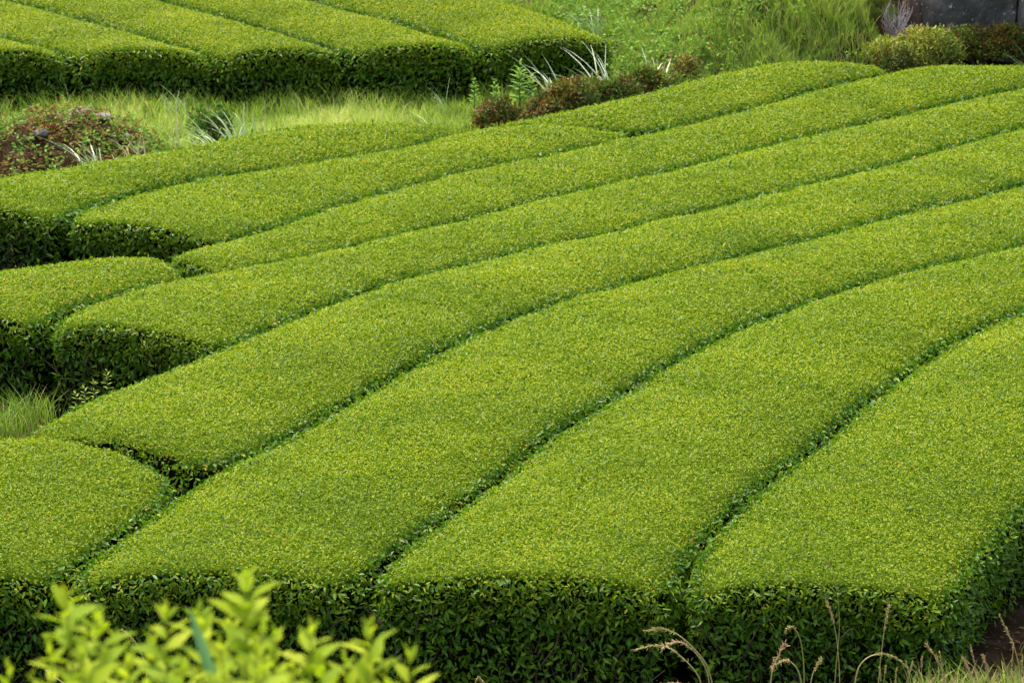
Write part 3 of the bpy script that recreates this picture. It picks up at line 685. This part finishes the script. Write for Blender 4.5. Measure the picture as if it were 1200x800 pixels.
# ------------------------------------------------------------------ stones and boulders
def rock(name, cx, cy, cz, sx, sy, sz, mat, seed, label, cat, cuts=5, rough=0.16, group=None, boxy=0.0):
    me = bpy.data.meshes.new(name)
    import bmesh
    bm = bmesh.new(); bmesh.ops.create_icosphere(bm, subdivisions=cuts, radius=1.0)
    for v in bm.verts:
        p = v.co.copy()
        if boxy:
            mx = max(abs(p.x), abs(p.y), abs(p.z)); q = p / mx; p = p.lerp(q, boxy)
        n1 = mnoise.noise(p * 1.3 + Vector((seed, 0, 0))); n2 = mnoise.noise(p * 3.1 + Vector((0, seed, 0))); n3 = mnoise.noise(p * 8.0 + Vector((0, 0, seed)))
        ridge = 1 - abs(mnoise.noise(p * 2.0 + Vector((seed * 2, 3, 1)))) * 2
        p = p * (1 + rough * (n1 * 1.1 + n2 * 0.5 + n3 * 0.16) + rough * 0.35 * ridge)
        v.co = Vector((p.x * sx, p.y * sy, p.z * sz))
    bm.to_mesh(me); bm.free(); me.materials.append(mat)
    o = bpy.data.objects.new(name, me); COL.objects.link(o); o.location = (cx, cy, cz)
    return tag(o, label, cat, group)
SG = 'stones on the mound'
for u, y, w_, dz, lab, sd_ in ((48, 34.9, 0.115, 0.10, 'round grey stone low on the left side of the mound', 1), (64, 35.6, 0.12, 0.06, 'reddish stone at the left shoulder of the mound', 2),
        (97, 35.6, 0.20, 0.10, 'largest pinkish grey stone on top of the mound', 3), (121, 35.5, 0.14, 0.08, 'pale stone on the mound top, right of the largest stone', 4),
        (150, 35.1, 0.09, 0.07, 'small grey stone on the right shoulder of the mound', 5), (160, 34.9, 0.11, 0.06, 'pale stone at the right foot of the mound', 6), (80, 35.1, 0.08, 0.07, 'small half buried stone below the largest mound stone', 8)):
    x = wx(u, y, 0.5); rock('stone', x, y, float(ground(x, y)) + dz * 0.7, w_ * 0.85, w_ * 0.7, w_ * 0.40, M_STONE, sd_ * 3.7, lab, 'stone', 3, 0.22, SG)
BG = 'dark boulders at the top right corner'
def brock(u, y, z, sx, sy, sz, mat, sd_, lab, boxy=0.45):
    return rock('boulder', wx(u, y, z), y, z, sx, sy, sz, mat, sd_, lab, 'boulder', 5, 0.15, BG, boxy)
brock(1131, 45.6, 1.05, 0.80, 0.75, 1.75, M_ROCK, 4.2, 'big dark grey boulder with pale lichen specks behind the red bushes')
brock(1218, 45.35, 1.10, 0.44, 0.7, 1.7, M_ROCK, 9.1, 'dark boulder at the right edge beyond the narrow crack')
brock(1290, 45.9, 0.9, 0.66, 0.7, 1.6, M_ROCK, 12.3, 'dark boulder next in line past the right edge boulder')
brock(1385, 46.0, 0.8, 0.72, 0.7, 1.5, M_ROCK, 15.7, 'last dark boulder of the line, beyond the picture edge')
brock(1071, 45.75, 1.15, 0.24, 0.6, 1.5, M_ROCKRED, 2.5, 'narrow purple brown boulder on the left of the big dark one')
brock(1042, 46.2, 1.42, 0.34, 0.5, 0.42, M_ROCKRED, 6.4, 'low rusty brown boulder at the upper left end of the rocks')

# ------------------------------------------------------------------ bushes
def bush(name, label, cat, u, y, rx, ry, h, mat, n, tone, agep, leaf=(0.025, 0.05), group=None, zoff=0.0, upright=0.3, x=None):
    if x is None: x = wx(u, y, 0.3)
    z0 = float(ground(x, y)) - 0.03 + zoff
    root = empty(name, (x, y, z0), label, cat, group)
    # several overlapping lobes
    lobes = [(rng.uniform(-0.62, 0.62) * rx, rng.normal() * 0.3 * ry, rng.uniform(0.34, 0.66) * h, rng.uniform(0.34, 0.55)) for _ in range(10)] + [(0, 0, h * 0.45, 0.68)]
    P = []; N = []
    for lx, ly, lz, s in lobes:
        k = int(n * s * s / sum(q[3] ** 2 for q in lobes))
        d = unit(rng.normal(size=(k, 3))); d[:, 2] = np.abs(d[:, 2]) * 1.0 - 0.25
        r = rng.uniform(0.72, 1.05, k) * (1 + 0.16 * fbm(d * 2 + lx * 9, 2.4))
        p = np.array([lx, ly, lz]) + d * r[:, None] * np.array([rx * s, ry * s, h * 0.5 * (0.6 + 0.5 * s)])
        P.append(p); N.append(d)
    P = np.concatenate(P); N = np.concatenate(N); P[:, 2] = np.clip(P[:, 2], 0.03, None)
    keep = P[:, 2] < h * 1.12; P = P[keep]; N = N[keep]; k = len(P)
    W = P + np.array([x, y, z0])
    D = unit(N * 0.6 + rng.normal(size=(k, 3)) * 0.6 + np.array([0, 0, upright])); NN = unit(N + np.array([0, 0, 0.6]) + rng.normal(size=(k, 3)) * 0.4)
    L = rng.uniform(leaf[0], leaf[1], k) * 1.15
    V, F, q = leaves4(W, NN, D, L, L * rng.uniform(0.36, 0.5, k))
    cl = fbm(W + x * 3, 6.0)
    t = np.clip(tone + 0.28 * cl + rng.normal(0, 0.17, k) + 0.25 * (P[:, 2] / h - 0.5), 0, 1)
    a = np.where(rng.random(k) < agep + 0.45 * fbm(W + 11 + x, 4.0), rng.uniform(0.6, 1, k), rng.uniform(0, 0.2, k))
    build('leaves', V, [F], mat, root, np.repeat(t, q), np.repeat(a, q), kind='stuff')
    tb = Tubes()
    for _ in range(16):
        a_ = rng.uniform(0, 6.28); rr = rng.uniform(0.3, 0.8)
        ex, ey, ez = math.cos(a_) * rx * rr, math.sin(a_) * ry * rr, h * rng.uniform(0.5, 0.9)
        tb.add([(x, y, z0), (x + ex * 0.4, y + ey * 0.4, z0 + ez * 0.5), (x + ex, y + ey, z0 + ez)], 0.014, 0.004, 4)
    tb.build('branches', M_TWIG, root, 'stuff')
    return root
AG = 'bushes along the far edge of the near plot'
bush('azalea_bush', 'red brown azalea bush at the left end of the row of bushes', 'azalea bush', 600, 38.75, 0.50, 0.36, 0.90, M_AZALEA, 6500, 0.42, 0.43, (0.035, 0.065), group=AG)
bush('azalea_bush', 'purplish azalea bush between the left red bush and the green one', 'azalea bush', 655, 39.55, 0.66, 0.40, 1.02, M_AZALEA, 6800, 0.5, 0.38, (0.035, 0.065), group=AG)
bush('azalea_bush', 'azalea bush mixed dark green and red, below the right silvergrass', 'azalea bush', 708, 40.35, 0.62, 0.38, 1.0, M_AZALEA, 6500, 0.55, 0.18, (0.035, 0.065), group=AG)
bush('azalea_bush', 'low azalea bush with orange red tips at the right end of its row', 'azalea bush', 762, 41.35, 0.62, 0.36, 0.9, M_AZALEA, 6000, 0.72, 0.16, (0.035, 0.065), group=AG)
bush('azalea_bush', 'small low reddish bush where the slope grass begins', 'azalea bush', 800, 42.1, 0.26, 0.24, 0.5, M_AZALEA, 1000, 0.6, 0.4, group=AG)
bush('yellow_shrub', 'feathery yellow green shrub in front of the boulders', 'shrub', 1072, 44.35, 0.80, 0.42, 0.90, M_FERN, 7000, 0.62, 0.05, (0.03, 0.06), upright=0.9)
bush('azalea_bush', 'dark red green bush under the left side of the yellow shrub', 'azalea bush', 1046, 43.95, 0.40, 0.34, 0.86, M_AZALEA, 2600, 0.42, 0.35, group=AG)
bush('azalea_bush', 'red brown bush under the big boulder, right of the yellow shrub', 'azalea bush', 1146, 44.65, 0.74, 0.40, 0.84, M_AZALEA, 8000, 0.6, 0.4, group=AG)
bush('azalea_bush', 'dark bush with red leaves at the right edge under the boulder', 'azalea bush', 1205, 44.75, 0.70, 0.42, 0.86, M_AZALEA, 7000, 0.35, 0.42, group=AG)
bush('green_shrub', 'small dark green shrub with rusty tips behind the arching silvergrass', 'shrub', 247, 37.9, 0.30, 0.24, 0.78, M_WEED, 1100, 0.22, 0.16, (0.035, 0.065))
bush('green_shrub', 'small olive green shrub at the end of the farthest left hedge', 'shrub', 542, 37.85, 0.28, 0.24, 0.72, M_TEA, 1500, 0.45, 0.12, (0.03, 0.05))
bush('azalea_bush', 'red green bush past the right edge under the boulders', 'azalea bush', 1275, 44.9, 0.7, 0.42, 1.0, M_AZALEA, 6000, 0.5, 0.35, group=AG)
# grey dead twig ball by the rocks
def dead_bush():
    x, y = wx(1052, 45.0, 1.0), 45.0; z = float(ground(x, y)) - 0.1
    tb = Tubes()
    for k in range(70):
        a_ = rng.uniform(0, 6.28); r = rng.uniform(0.12, 0.30); h = rng.uniform(0.5, 1.0)
        pts = [(x + rng.normal() * 0.03, y, z)]
        for f in (0.35, 0.6, 0.8, 1.0):
            pts.append((x + math.cos(a_ + f) * r * f + rng.normal() * 0.03, y + math.sin(a_ + f) * r * f * 0.7, z + h * f * (1.2 - 0.25 * f) + rng.normal() * 0.03))
        tb.add(pts, 0.009, 0.004, 3)
    o = tb.build('dead_bush', M_DEADGREY); o['kind'] = 'thing'; tag(o, 'leafless grey tangle of dead twigs beside the rusty boulder', 'dead bush')
dead_bush()

# ------------------------------------------------------------------ silvergrass clumps
def clump(label, u, y, n, H, spread, wdt, group, tone=0.55, dry=0.2, lean_dir=None, mat=None, name='silvergrass_clump', cat='grass clump', bend=(0.2, 0.9), dz=0.0, x=None):
    if x is None: x = wx(u, y, 0.3)
    z = float(ground(x, y)) + dz
    root_a = rng.uniform(0, 6.28, n)
    if lean_dir is not None: root_a = lean_dir + rng.normal(0, 0.55, n)
    lean = np.stack([np.cos(root_a), np.sin(root_a)], 1)
    P = np.stack([x + rng.normal(0, spread, n), y + rng.normal(0, spread * 0.6, n), np.full(n, z - 0.02)], 1)
    if 34 < y < 38.8 and u > 90: H = H + 0.38
    Hh = rng.uniform(0.6, 1.1, n) * H
    t = np.clip(rng.normal(tone, 0.2, n), 0, 1); a = np.where(rng.random(n) < dry, rng.uniform(0.7, 1, n), 0.05)
    o = blade_mesh(name, P, Hh, rng.uniform(0.7, 1.2, n) * wdt * (1.15 if y > 30 else 1.0), lean, rng.uniform(bend[0], bend[1], n), rng.uniform(0.05, 0.45, n), t, a, mat or M_PAMPAS, None, None, 7)
    o['kind'] = 'thing'
    return tag(o, label, cat, group)
GG = 'silvergrass clumps around the meadow'
R_, L_, = 0.0, math.pi
clump('tall silvergrass clump standing among the bushes against the far hedge end', 662, 40.0, 18, 1.35, 0.06, 0.034, GG, 0.85, 0.05, 2.6)
clump('silvergrass clump with upright pale blades right of the tallest clump', 714, 40.95, 17, 1.30, 0.08, 0.031, GG, 0.8, 0.1, 2.2)
clump('thin pale silvergrass clump at the right end of the bush row', 768, 41.75, 12, 1.12, 0.06, 0.026, GG, 0.8, 0.2, 1.6)
clump('arching pale silvergrass left of the small olive shrub', 524, 38.2, 8, 0.60, 0.04, 0.026, GG, 0.7, 0.0, L_ - 0.2, bend=(0.6, 1.3))
clump('short upright silvergrass at the left end of the red bushes', 572, 38.1, 7, 0.62, 0.05, 0.026, GG, 0.8, 0.0, 0.9, bend=(0.3, 0.8))
clump('large bluish silvergrass clump at the foot of the mound', 122, 34.15, 22, 0.42, 0.08, 0.022, GG, 0.5, 0.15, 2.7, bend=(0.3, 1.2))
clump('small silvergrass clump with dry pink blades right of the mound', 158, 34.55, 12, 0.36, 0.09, 0.020, GG, 0.55, 0.45)
clump('slender upright silvergrass tuft behind the farthest left hedge', 207, 35.7, 8, 0.62, 0.03, 0.018, GG, 0.5, 0.1, 1.2, bend=(0.05, 0.3))
clump('arching whitish silvergrass in front of the small dark shrub', 262, 37.0, 22, 0.50, 0.12, 0.024, GG, 0.7, 0.0, L_, bend=(0.5, 1.2))
clump('leaning silvergrass right of the small dark shrub', 280, 37.2, 14, 0.62, 0.06, 0.028, GG, 0.6, 0.0, 2.5)
clump('dry pinkish silvergrass blades standing in the meadow edge', 305, 37.1, 12, 0.62, 0.12, 0.018, GG, 0.5, 0.6, 1.6, bend=(0.02, 0.25))
clump('straw coloured silvergrass blades at the left edge under the mound', 8, 31.7, 9, 0.42, 0.05, 0.018, GG, 0.6, 0.6, L_ - 0.5)
clump('short pale silvergrass blades low at the left front of the mound', 38, 32.9, 12, 0.36, 0.14, 0.016, GG, 0.7, 0.05)
clump('blue green silvergrass standing in front of the far left hedge ends', 96, 37.4, 22, 0.50, 0.14, 0.014, GG, 0.35, 0.0, bend=(0.05, 0.45))
clump('bluish silvergrass clump before the second far hedge', 208, 40.7, 14, 0.62, 0.10, 0.014, GG, 0.35, 0.0, 2.4, bend=(0.1, 0.7))
clump('light silvergrass blades behind the thin dry blades', 288, 38.6, 9, 0.45, 0.10, 0.014, GG, 0.4, 0.0, bend=(0.05, 0.4))
clump('few pale upright blades by the third far hedge end', 345, 41.0, 6, 0.55, 0.12, 0.010, GG, 0.5, 0.1, bend=(0.1, 0.5))
clump('thin seed stalks before the leftmost far hedge', 82, 40.9, 6, 0.8, 0.10, 0.007, GG, 0.4, 0.5, 2.2, bend=(0.1, 0.45))
clump('pale arching blades in front of the fourth far hedge end', 520, 40.9, 9, 0.6, 0.05, 0.016, GG, 0.5, 0.1, 2.5, bend=(0.3, 1.0))
clump('pale dry blades at the foot of the slope grass', 868, 42.5, 10, 0.42, 0.10, 0.014, GG, 0.6, 0.4, 1.8)
clump('pale dry blades under the slope, left of the yellow shrub', 978, 43.1, 8, 0.55, 0.06, 0.012, GG, 0.6, 0.3, 1.8)
clump('long green blades arching over the red bush at the right edge', 1215, 44.3, 8, 1.2, 0.10, 0.022, GG, 0.15, 0.1, L_, bend=(0.4, 1.1))
clump('grey green blades on the upper slope', 700, 44.6, 14, 0.7, 0.12, 0.020, GG, 0.25, 0.0, 2.6)
TG = 'grass tufts at the left edge in front of the bare soil'
for u, y, n, h, lab in ((4, 21.2, 150, 0.46, 'leftmost bluish grass tuft beside the bare soil'), (26, 21.6, 130, 0.44, 'middle grass tuft at the left edge by the bare soil'), (46, 21.9, 80, 0.36, 'rightmost thin grass tuft next to the bare soil'), (-30, 21.0, 120, 0.45, 'grass tuft cut by the left edge')):
    clump(lab, u, y, n, h, 0.10, 0.008, TG, 0.22, 0.10, None, M_GRASS, 'grass_tuft', 'grass tuft', (0.1, 0.8), dz=0.42 if u < 60 else 0)
clump('thin straw coloured grass tuft at the foot of the left tufts', 14, 20.45, 60, 0.18, 0.12, 0.007, TG, 0.4, 0.6, None, None, 'grass_tuft', 'grass tuft', (0.1, 0.9), dz=0.45)

# ------------------------------------------------------------------ upright leafy weeds
def shoot_paths(x, y, z, h, lean=(0, 0)):
    return np.array([(x + lean[0] * f * f, y + lean[1] * f * f, z + h * f) for f in np.linspace(0, 1, 8)])
def weed(label, u, y, h, n, ls, mat=M_WEED, tone=0.75, group=None, zoff=0.0, lean=(0, 0), name='leafy_weed', cat='weed', x=None, age=0.05):
    if x is None: x = wx(u, y, 0.3)
    z = float(ground(x, y)) + zoff
    if y > 40: h = h * 0.8
    root = empty(name, (x, y, z), label, cat, group)
    p = shoot_paths(x, y, z, h, lean); tb = Tubes(); tb.add(p, 0.010 * h / 0.6, 0.003, 5); tb.build('stem', M_TWIG if mat is M_TEA else mat, root, None, 0.5, 0.1)
    f = np.sort(rng.uniform(0.25, 1.0, n)); P = np.stack([np.interp(f, np.linspace(0, 1, 8), p[:, k]) for k in range(3)], 1)
    a = np.arange(n) * 2.4; D = unit(np.stack([np.cos(a), np.sin(a), 0.25 + 0.9 * (f - 0.4)], 1)); N = np.tile([0.0, -0.1, 1.0], (n, 1))
    L = ls * (1.15 - 0.6 * f ** 3) * rng.uniform(0.8, 1.1, n)
    V, F, q = leaves4(P, N, D, L, L * 0.36)
    build('leaves', V, [F], mat, root, np.repeat(np.clip(rng.normal(tone, 0.12, n), 0, 1), q), np.full(len(F), age), kind='stuff')
    return root
WG = 'upright weeds in front of the far hedges'
weed('narrow upright weed, left one before the fourth far hedge', 556, 40.7, 0.70, 34, 0.11, group=WG)
weed('narrow upright weed beside the left one, by the far hedge end', 580, 40.8, 0.66, 32, 0.11, group=WG)
weed('tallest branching leafy weed before the last far hedge', 609, 40.9, 0.95, 46, 0.17, group=WG)
weed('leafy weed right of the tallest one before the far hedge', 622, 40.75, 0.80, 36, 0.15, group=WG)
weed('small weed sprawling over the meadow by the red bushes', 640, 40.2, 0.55, 30, 0.16, group=WG)
weed('short weed low in front of the narrow upright pair', 596, 40.1, 0.42, 26, 0.15, group=WG)
SW = 'young tea sprigs on the soil edge'
for u, y, h, lab in ((92, 21.75, 0.34, 'young tea sprig at the left on the soil edge'), (102, 21.9, 0.42, 'tallest young tea sprig by the bare soil'), (113, 22.1, 0.36, 'young tea sprig between two others on the hedge shoulder'), (128, 22.4, 0.42, 'young tea sprig close to the dark hedge end')):
    x = wx(u, y, 0.7); root = weed(lab, u, y, 0.16 + h * 0.2, 16, 0.055, M_TEA, 0.5, SW, 0.50, name='tea_sprig', cat='tea sprig', age=0.35)
weed('yellow tipped shoot rising at the foot of the nearest far right hedge', 958, 16.7, 0.42, 14, 0.06, M_TEA, 0.8, None, 0.0, name='tea_sprig', cat='tea sprig', age=0.1)
# dead red twig lying on a hedge top
tb = Tubes(); x0, y0 = -1.35, 24.2; z0 = float(near_top(x0, y0)) + 0.12
tb.add([(x0 - 0.08, y0 + 0.03, z0), (x0, y0, z0 + 0.015), (x0 + 0.10, y0 - 0.04, z0 + 0.0)], 0.007, 0.004, 4)
tb.add([(x0, y0, z0 + 0.012), (x0 + 0.05, y0 + 0.05, z0 + 0.02)], 0.004, 0.003, 4)
o = tb.build('dead_twig', M_REDTWIG); o['kind'] = 'thing'; tag(o, 'short red brown dead twig lying on a hedge top', 'twig')

# ------------------------------------------------------------------ seeding grass stalks at the lower right
def pix(u, v, y):
    """world point at distance y that is seen at (u, v)"""
    p = math.radians(PITCH); dx = (u - 600) / FPX; dv = (v - 400) / FPX
    r = np.array([dx, math.cos(p) - dv * math.sin(p), -math.sin(p) - dv * math.cos(p)]); r = r * (y / r[1]); return np.array([r[0], y, CAM_H + r[2]])
KG = 'seeding grass stalks at the foot of the right hedges'
def stalk(label, pts, y, head=0.25, awn=0.02, dry=0.8, thick=0.0045, headfat=0.010):
    """pts: bottom to tip; head: share of the stalk that carries seed"""
    P = np.array([pix(u, v, y) for u, v in pts]); P[0, 2] = float(ground(P[0, 0], y)) - 0.02
    s = np.linspace(0, 1, len(P)); t = np.linspace(0, 1, 22)
    # smooth through the points
    Q = np.stack([np.interp(t, s, P[:, k]) for k in range(3)], 1)
    for _ in range(4): Q[1:-1] = Q[1:-1] * 0.5 + (Q[:-2] + Q[2:]) * 0.25
    Q[:, 1] += np.sin(t * 3 + y) * 0.03
    root = empty('grass_stalk', tuple(Q[0]), label, 'grass stalk', KG)
    tb = Tubes(); tb.add(Q, thick, thick * 0.5, 5); tb.build('stem', M_DRY, root, None, 0.5 if dry < 0.5 else 0.8, dry * 0.4)
    if head > 0:
        n = 90; f = rng.uniform(1 - head, 1, n)
        c = np.stack([np.interp(f, t, Q[:, k]) for k in range(3)], 1)
        T = unit(np.stack([np.interp(f, t, np.gradient(Q, axis=0)[:, k]) for k in range(3)], 1))
        D = unit(T + rng.normal(size=(n, 3)) * 0.45); N = unit(rng.normal(size=(n, 3)))
        Ls = rng.uniform(0.6, 1.2, n) * awn
        V, F, q = leaves2(c, N, D, Ls, Ls * 0.0 + headfat * 0.55)
        build('seed_head', V, [F], M_DRY, root, np.repeat(rng.uniform(0.2, 1, n), q), np.repeat(np.full(n, dry), q), kind='stuff')
    return root
stalk('tall thin green stalk rising above the right hedge face', [(978, 830), (977, 790), (984, 740), (982, 700), (975, 665), (966, 655)], 15.6, 0.16, 0.015, 0.2, 0.0028)
stalk('thin stalk with brown head left of the tallest stalk', [(990, 830), (984, 790), (980, 745), (975, 720), (968, 702)], 15.9, 0.35, 0.018, 0.9, 0.003)
stalk('straight straw stalk right of the tallest stalk', [(1026, 830), (1029, 790), (1033, 755), (1037, 725), (1042, 708)], 15.8, 0.35, 0.02, 0.9, 0.003)
stalk('arching pale stalk at the left, upper of its pair', [(850, 830), (838, 790), (818, 762), (795, 740), (775, 733), (757, 738)], 15.5, 0.35, 0.028, 0.45, 0.005)
stalk('arching feathery stalk reaching farthest left', [(838, 830), (828, 800), (808, 776), (785, 755), (765, 753), (744, 760)], 15.4, 0.6, 0.032, 0.5, 0.0045)
stalk('drooping pink brown stalk between the arching pair', [(842, 830), (834, 795), (822, 770), (805, 752), (790, 748), (776, 760)], 15.6, 0.5, 0.03, 0.95, 0.004)
stalk('rust coloured low arching stalk at the bottom edge', [(840, 840), (825, 812), (805, 800), (785, 797), (768, 803)], 15.2, 0.6, 0.03, 1.0, 0.005)
stalk('bent stalk with hooked tip in front of the hedge face', [(942, 830), (943, 790), (940, 760), (936, 740), (926, 730), (920, 740)], 15.8, 0.3, 0.02, 0.4, 0.004)
stalk('thick rusty feathery stalk left of the hooked one', [(900, 830), (902, 800), (905, 780), (912, 765), (920, 753)], 15.7, 0.6, 0.035, 1.0, 0.005)
stalk('stalk curling over beside the rusty feathery one', [(945, 840), (941, 800), (933, 778), (920, 769), (905, 780)], 15.5, 0.4, 0.025, 0.7, 0.005)
stalk('wide arching straw stalk right of the middle', [(995, 840), (1000, 800), (1006, 775), (1022, 763), (1045, 764), (1062, 780)], 15.6, 0.4, 0.022, 0.5, 0.005)
stalk('short pale stalk curving to the right by the hedge foot', [(943, 840), (948, 805), (952, 785), (962, 770)], 15.4, 0.3, 0.02, 0.5, 0.004)
stalk('thin stalk with rusty tip near the corner grass', [(1118, 840), (1108, 795), (1098, 770), (1085, 755)], 15.9, 0.4, 0.022, 0.95, 0.004)
stalk('leaning stalk above the corner grass', [(1200, 820), (1195, 785), (1188, 755), (1172, 722)], 16.5, 0.4, 0.02, 0.6, 0.0035)
stalk('short rusty tipped stalk in the corner grass', [(1145, 830), (1140, 800), (1136, 785), (1128, 770)], 16.0, 0.45, 0.022, 0.95, 0.004)
stalk('pink brown tipped stalk beside the short rusty one', [(1160, 830), (1158, 800), (1156, 780), (1152, 768)], 16.0, 0.45, 0.022, 0.9, 0.004)
stalk('small curled straw stalk at the bottom edge in the middle', [(552, 830), (556, 800), (560, 790), (566, 798)], 15.5, 0.4, 0.018, 0.6, 0.004)
stalk('thin dry stalk with two strands behind the foreground shoots', [(176, 830), (174, 790), (168, 765), (158, 748), (143, 737)], 15.9, 0.4, 0.015, 0.6, 0.004)
stalk('low dry stalk lying at the dark gap on the lower left', [(92, 812), (80, 800), (66, 792), (56, 785)], 15.9, 0.3, 0.02, 0.6, 0.005)
for k in range(18):
    u = 1030 + 10.5 * k + rng.uniform(-3, 3); v = rng.uniform(748, 798); d = rng.uniform(-30, 30)
    stalk('fine straw coloured grass stalk in the lower right corner grass', [(u + d, 840), (u + d * 0.6, 810), (u + d * 0.25, 792 if v < 780 else 802), (u, v)], rng.uniform(15.4, 16.6), rng.uniform(0.15, 0.4), 0.012, rng.uniform(0.3, 0.9), 0.002)
x_, y_ = wx(935, 15.5, 0.0), 15.5
for u in (790, 805, 900, 935, 960, 990, 1015, 1045, 1080):
    clump('thin green grass blades at the foot of the right hedges', u, 15.6, 16, 0.34, 0.07, 0.007, 'grass tufts under the right hedges', 0.45, 0.3, None, M_GRASS, 'grass_tuft', 'grass tuft', (0.1, 0.6), dz=0.0)

# ------------------------------------------------------------------ foreground shoots at the lower left
FL = [leaf_proto(t, a, M_FRONT, w, 0.16) for t, a, w in ((0.25, 0.0, 0.46), (0.45, 0.0, 0.42), (0.6, 0.0, 0.46), (0.75, 0.0, 0.40), (0.9, 0.0, 0.38))]
for me in FL:                                   # toothed edges
    pass
from mathutils import Matrix
def fshoot(label, u, v, y, nleaf, size, tilt=(0.0, 0.0), side=(0.0, 0.0)):
    nleaf = int(nleaf * 1.45)
    top = pix(u, v, y); gx, gy = top[0] - tilt[0], y - tilt[1]
    gz = float(ground(gx, gy)) - 0.02
    root = empty('leafy_shoot', (gx, gy, gz), label, 'leafy shoot', 'yellow green shoots in the lower left foreground')
    P = np.array([(gx + tilt[0] * f ** 1.5, gy + tilt[1] * f ** 1.5, gz + (top[2] - gz) * f) for f in np.linspace(0, 1, 14)])
    tb = Tubes(); tb.add(P, 0.0045, 0.0016, 6); tb.build('stem', M_FRONT, root, None, 0.7, 0.9)
    hgt = top[2] - gz
    a = rng.uniform(0, 6.28)
    for k in range(nleaf):
        d = 0.003 + 0.27 * (k / nleaf) ** 1.05 ; f = 1 - d / hgt
        c = np.array([np.interp(f, np.linspace(0, 1, 14), P[:, j]) for j in range(3)])
        a += 2.40 + rng.normal() * 0.25
        open_ = min(1.0, 0.18 + k / 7)
        el = math.radians(80 - 48 * open_ + rng.normal() * 9)
        dr = Vector((math.cos(a) * math.cos(el), math.sin(a) * math.cos(el), math.sin(el)))
        n0 = Vector((-math.cos(a) * math.sin(el), -math.sin(a) * math.sin(el), math.cos(el))) + Vector((rng.normal() * 0.25, rng.normal() * 0.25, 0))
        yv = dr.normalized(); z = (n0 - yv * n0.dot(yv)).normalized(); x = yv.cross(z)
        o = bpy.data.objects.new('leaf', FL[int(rng.integers(5))]); COL.objects.link(o); o.parent = root
        o.location = Vector(c) - root.location; o.rotation_euler = Matrix((x, yv, z)).transposed().to_euler()
        s = size * 1.2 * (0.36 + 0.64 * min(1, k / 6)) * rng.uniform(0.85, 1.12); o.scale = (s, s, s)
    return root
SH = [('tall shoot on the left, first of the row of yellow green shoots', 76, 694, 4.9, 20, 0.062), ('tallest yellow green shoot, below the dark hedge end', 289, 676, 4.9, 22, 0.066),
      ('broad shoot just right of the tall left one', 112, 722, 5.0, 18, 0.066), ('shoot directly left of the blue green blade', 195, 712, 4.9, 18, 0.058),
      ('shoot leaning over the right side of the blue green blade', 232, 714, 5.1, 18, 0.056), ('shoot filling the space between the blade and the tallest shoot', 258, 752, 4.8, 14, 0.058),
      ('medium shoot right of the tallest shoot', 322, 742, 5.0, 16, 0.058), ('shoot with a star shaped tip, third from the right', 366, 735, 4.9, 18, 0.060),
      ('second shoot from the right', 433, 732, 4.9, 18, 0.056), ('rightmost yellow green shoot', 478, 762, 4.9, 14, 0.056),
      ('low shoot between the second and third from the right', 404, 768, 5.0, 14, 0.054), ('low shoot in the left corner', 10, 782, 4.9, 14, 0.052),
      ('small shoot right of the left corner shoot', 38, 790, 4.8, 12, 0.05), ('shoot below the first gap, left of the blade', 150, 770, 4.8, 14, 0.06),
      ('low shoot in front of the tall left pair', 96, 764, 4.7, 14, 0.064), ('low shoot in front of the tallest shoot', 300, 758, 4.7, 14, 0.066),
      ('low broad shoot under the blue green blade', 215, 778, 4.7, 14, 0.064), ('low shoot in front of the medium shoot', 345, 784, 4.7, 12, 0.06), ('low shoot left of the rightmost one', 452, 786, 4.8, 10, 0.055),
      ('shoot filling the corner between the left pair and the frame edge', 58, 752, 5.0, 14, 0.056), ('shoot tucked behind the tall left pair', 134, 744, 5.15, 14, 0.056),
      ('shoot behind the left side of the blue green blade', 176, 742, 5.1, 14, 0.056), ('shoot just left of the tallest shoot', 270, 724, 5.1, 14, 0.056),
      ('shoot right behind the tallest shoot', 308, 722, 5.1, 14, 0.056), ('low shoot under the star tipped one', 376, 766, 4.75, 12, 0.058), ('low shoot under the second from the right', 428, 772, 4.75, 12, 0.056)]
for lab, u, v, y, n, s in SH: fshoot(lab, u, v, y, n, s, (rng.normal() * 0.02, rng.normal() * 0.03))
for k in range(12):
    u = 6 + k * 42 + rng.normal() * 8; fshoot('low hidden yellow green shoot at the bottom edge', u, 800 + rng.normal() * 8, rng.uniform(4.5, 5.2), 10, 0.064, (0.01, 0.0))
# blue green blade among the shoots: one long folded leaf
def bigblade():
    A = pix(262, 830, 4.75); B = pix(222, 712, 4.75); g = float(ground(A[0], 4.75))
    path = np.array([(A[0] + 0.02, 4.75, g)] + [tuple(A + (B - A) * f) for f in np.linspace(0, 1, 9)])
    root = empty('blade_leaf', tuple(path[0]), 'broad blue green blade standing between the yellow green shoots', 'grass blade')
    n = len(path); w = np.array([0.006, 0.010, 0.014, 0.016, 0.0175, 0.018, 0.017, 0.0145, 0.009, 0.001])[:n]
    sdv = np.array([1, 0.15, 0.3]); V = []
    for k in range(n):
        c = path[k]; V += [c - sdv * w[k] * 0.5 + np.array([0, -0.003, 0]), c + np.array([0, 0.003, 0]), c + sdv * w[k] * 0.5 + np.array([0, -0.003, 0])]
    F = []
    for k in range(n - 1):
        a = 3 * k; F += [(a, a + 1, a + 4, a + 3), (a + 1, a + 2, a + 5, a + 4)]
    build('blade', np.array(V), [np.array(F)], M_BLUEGREEN, root, np.tile([0.2, 0.8], n - 1), np.zeros(len(F)), True)
bigblade()
# bank grass below the shoots (mostly under the frame)
grass_field('bank_grass', 4000, (-3.0, 3.0, 3.5, 13.5), lambda x, y: x == x, lambda x, y: 0.45, lambda x, y: 0.4, lambda x, y: 0.15, 'short grass on the bank below the camera', 'grass')
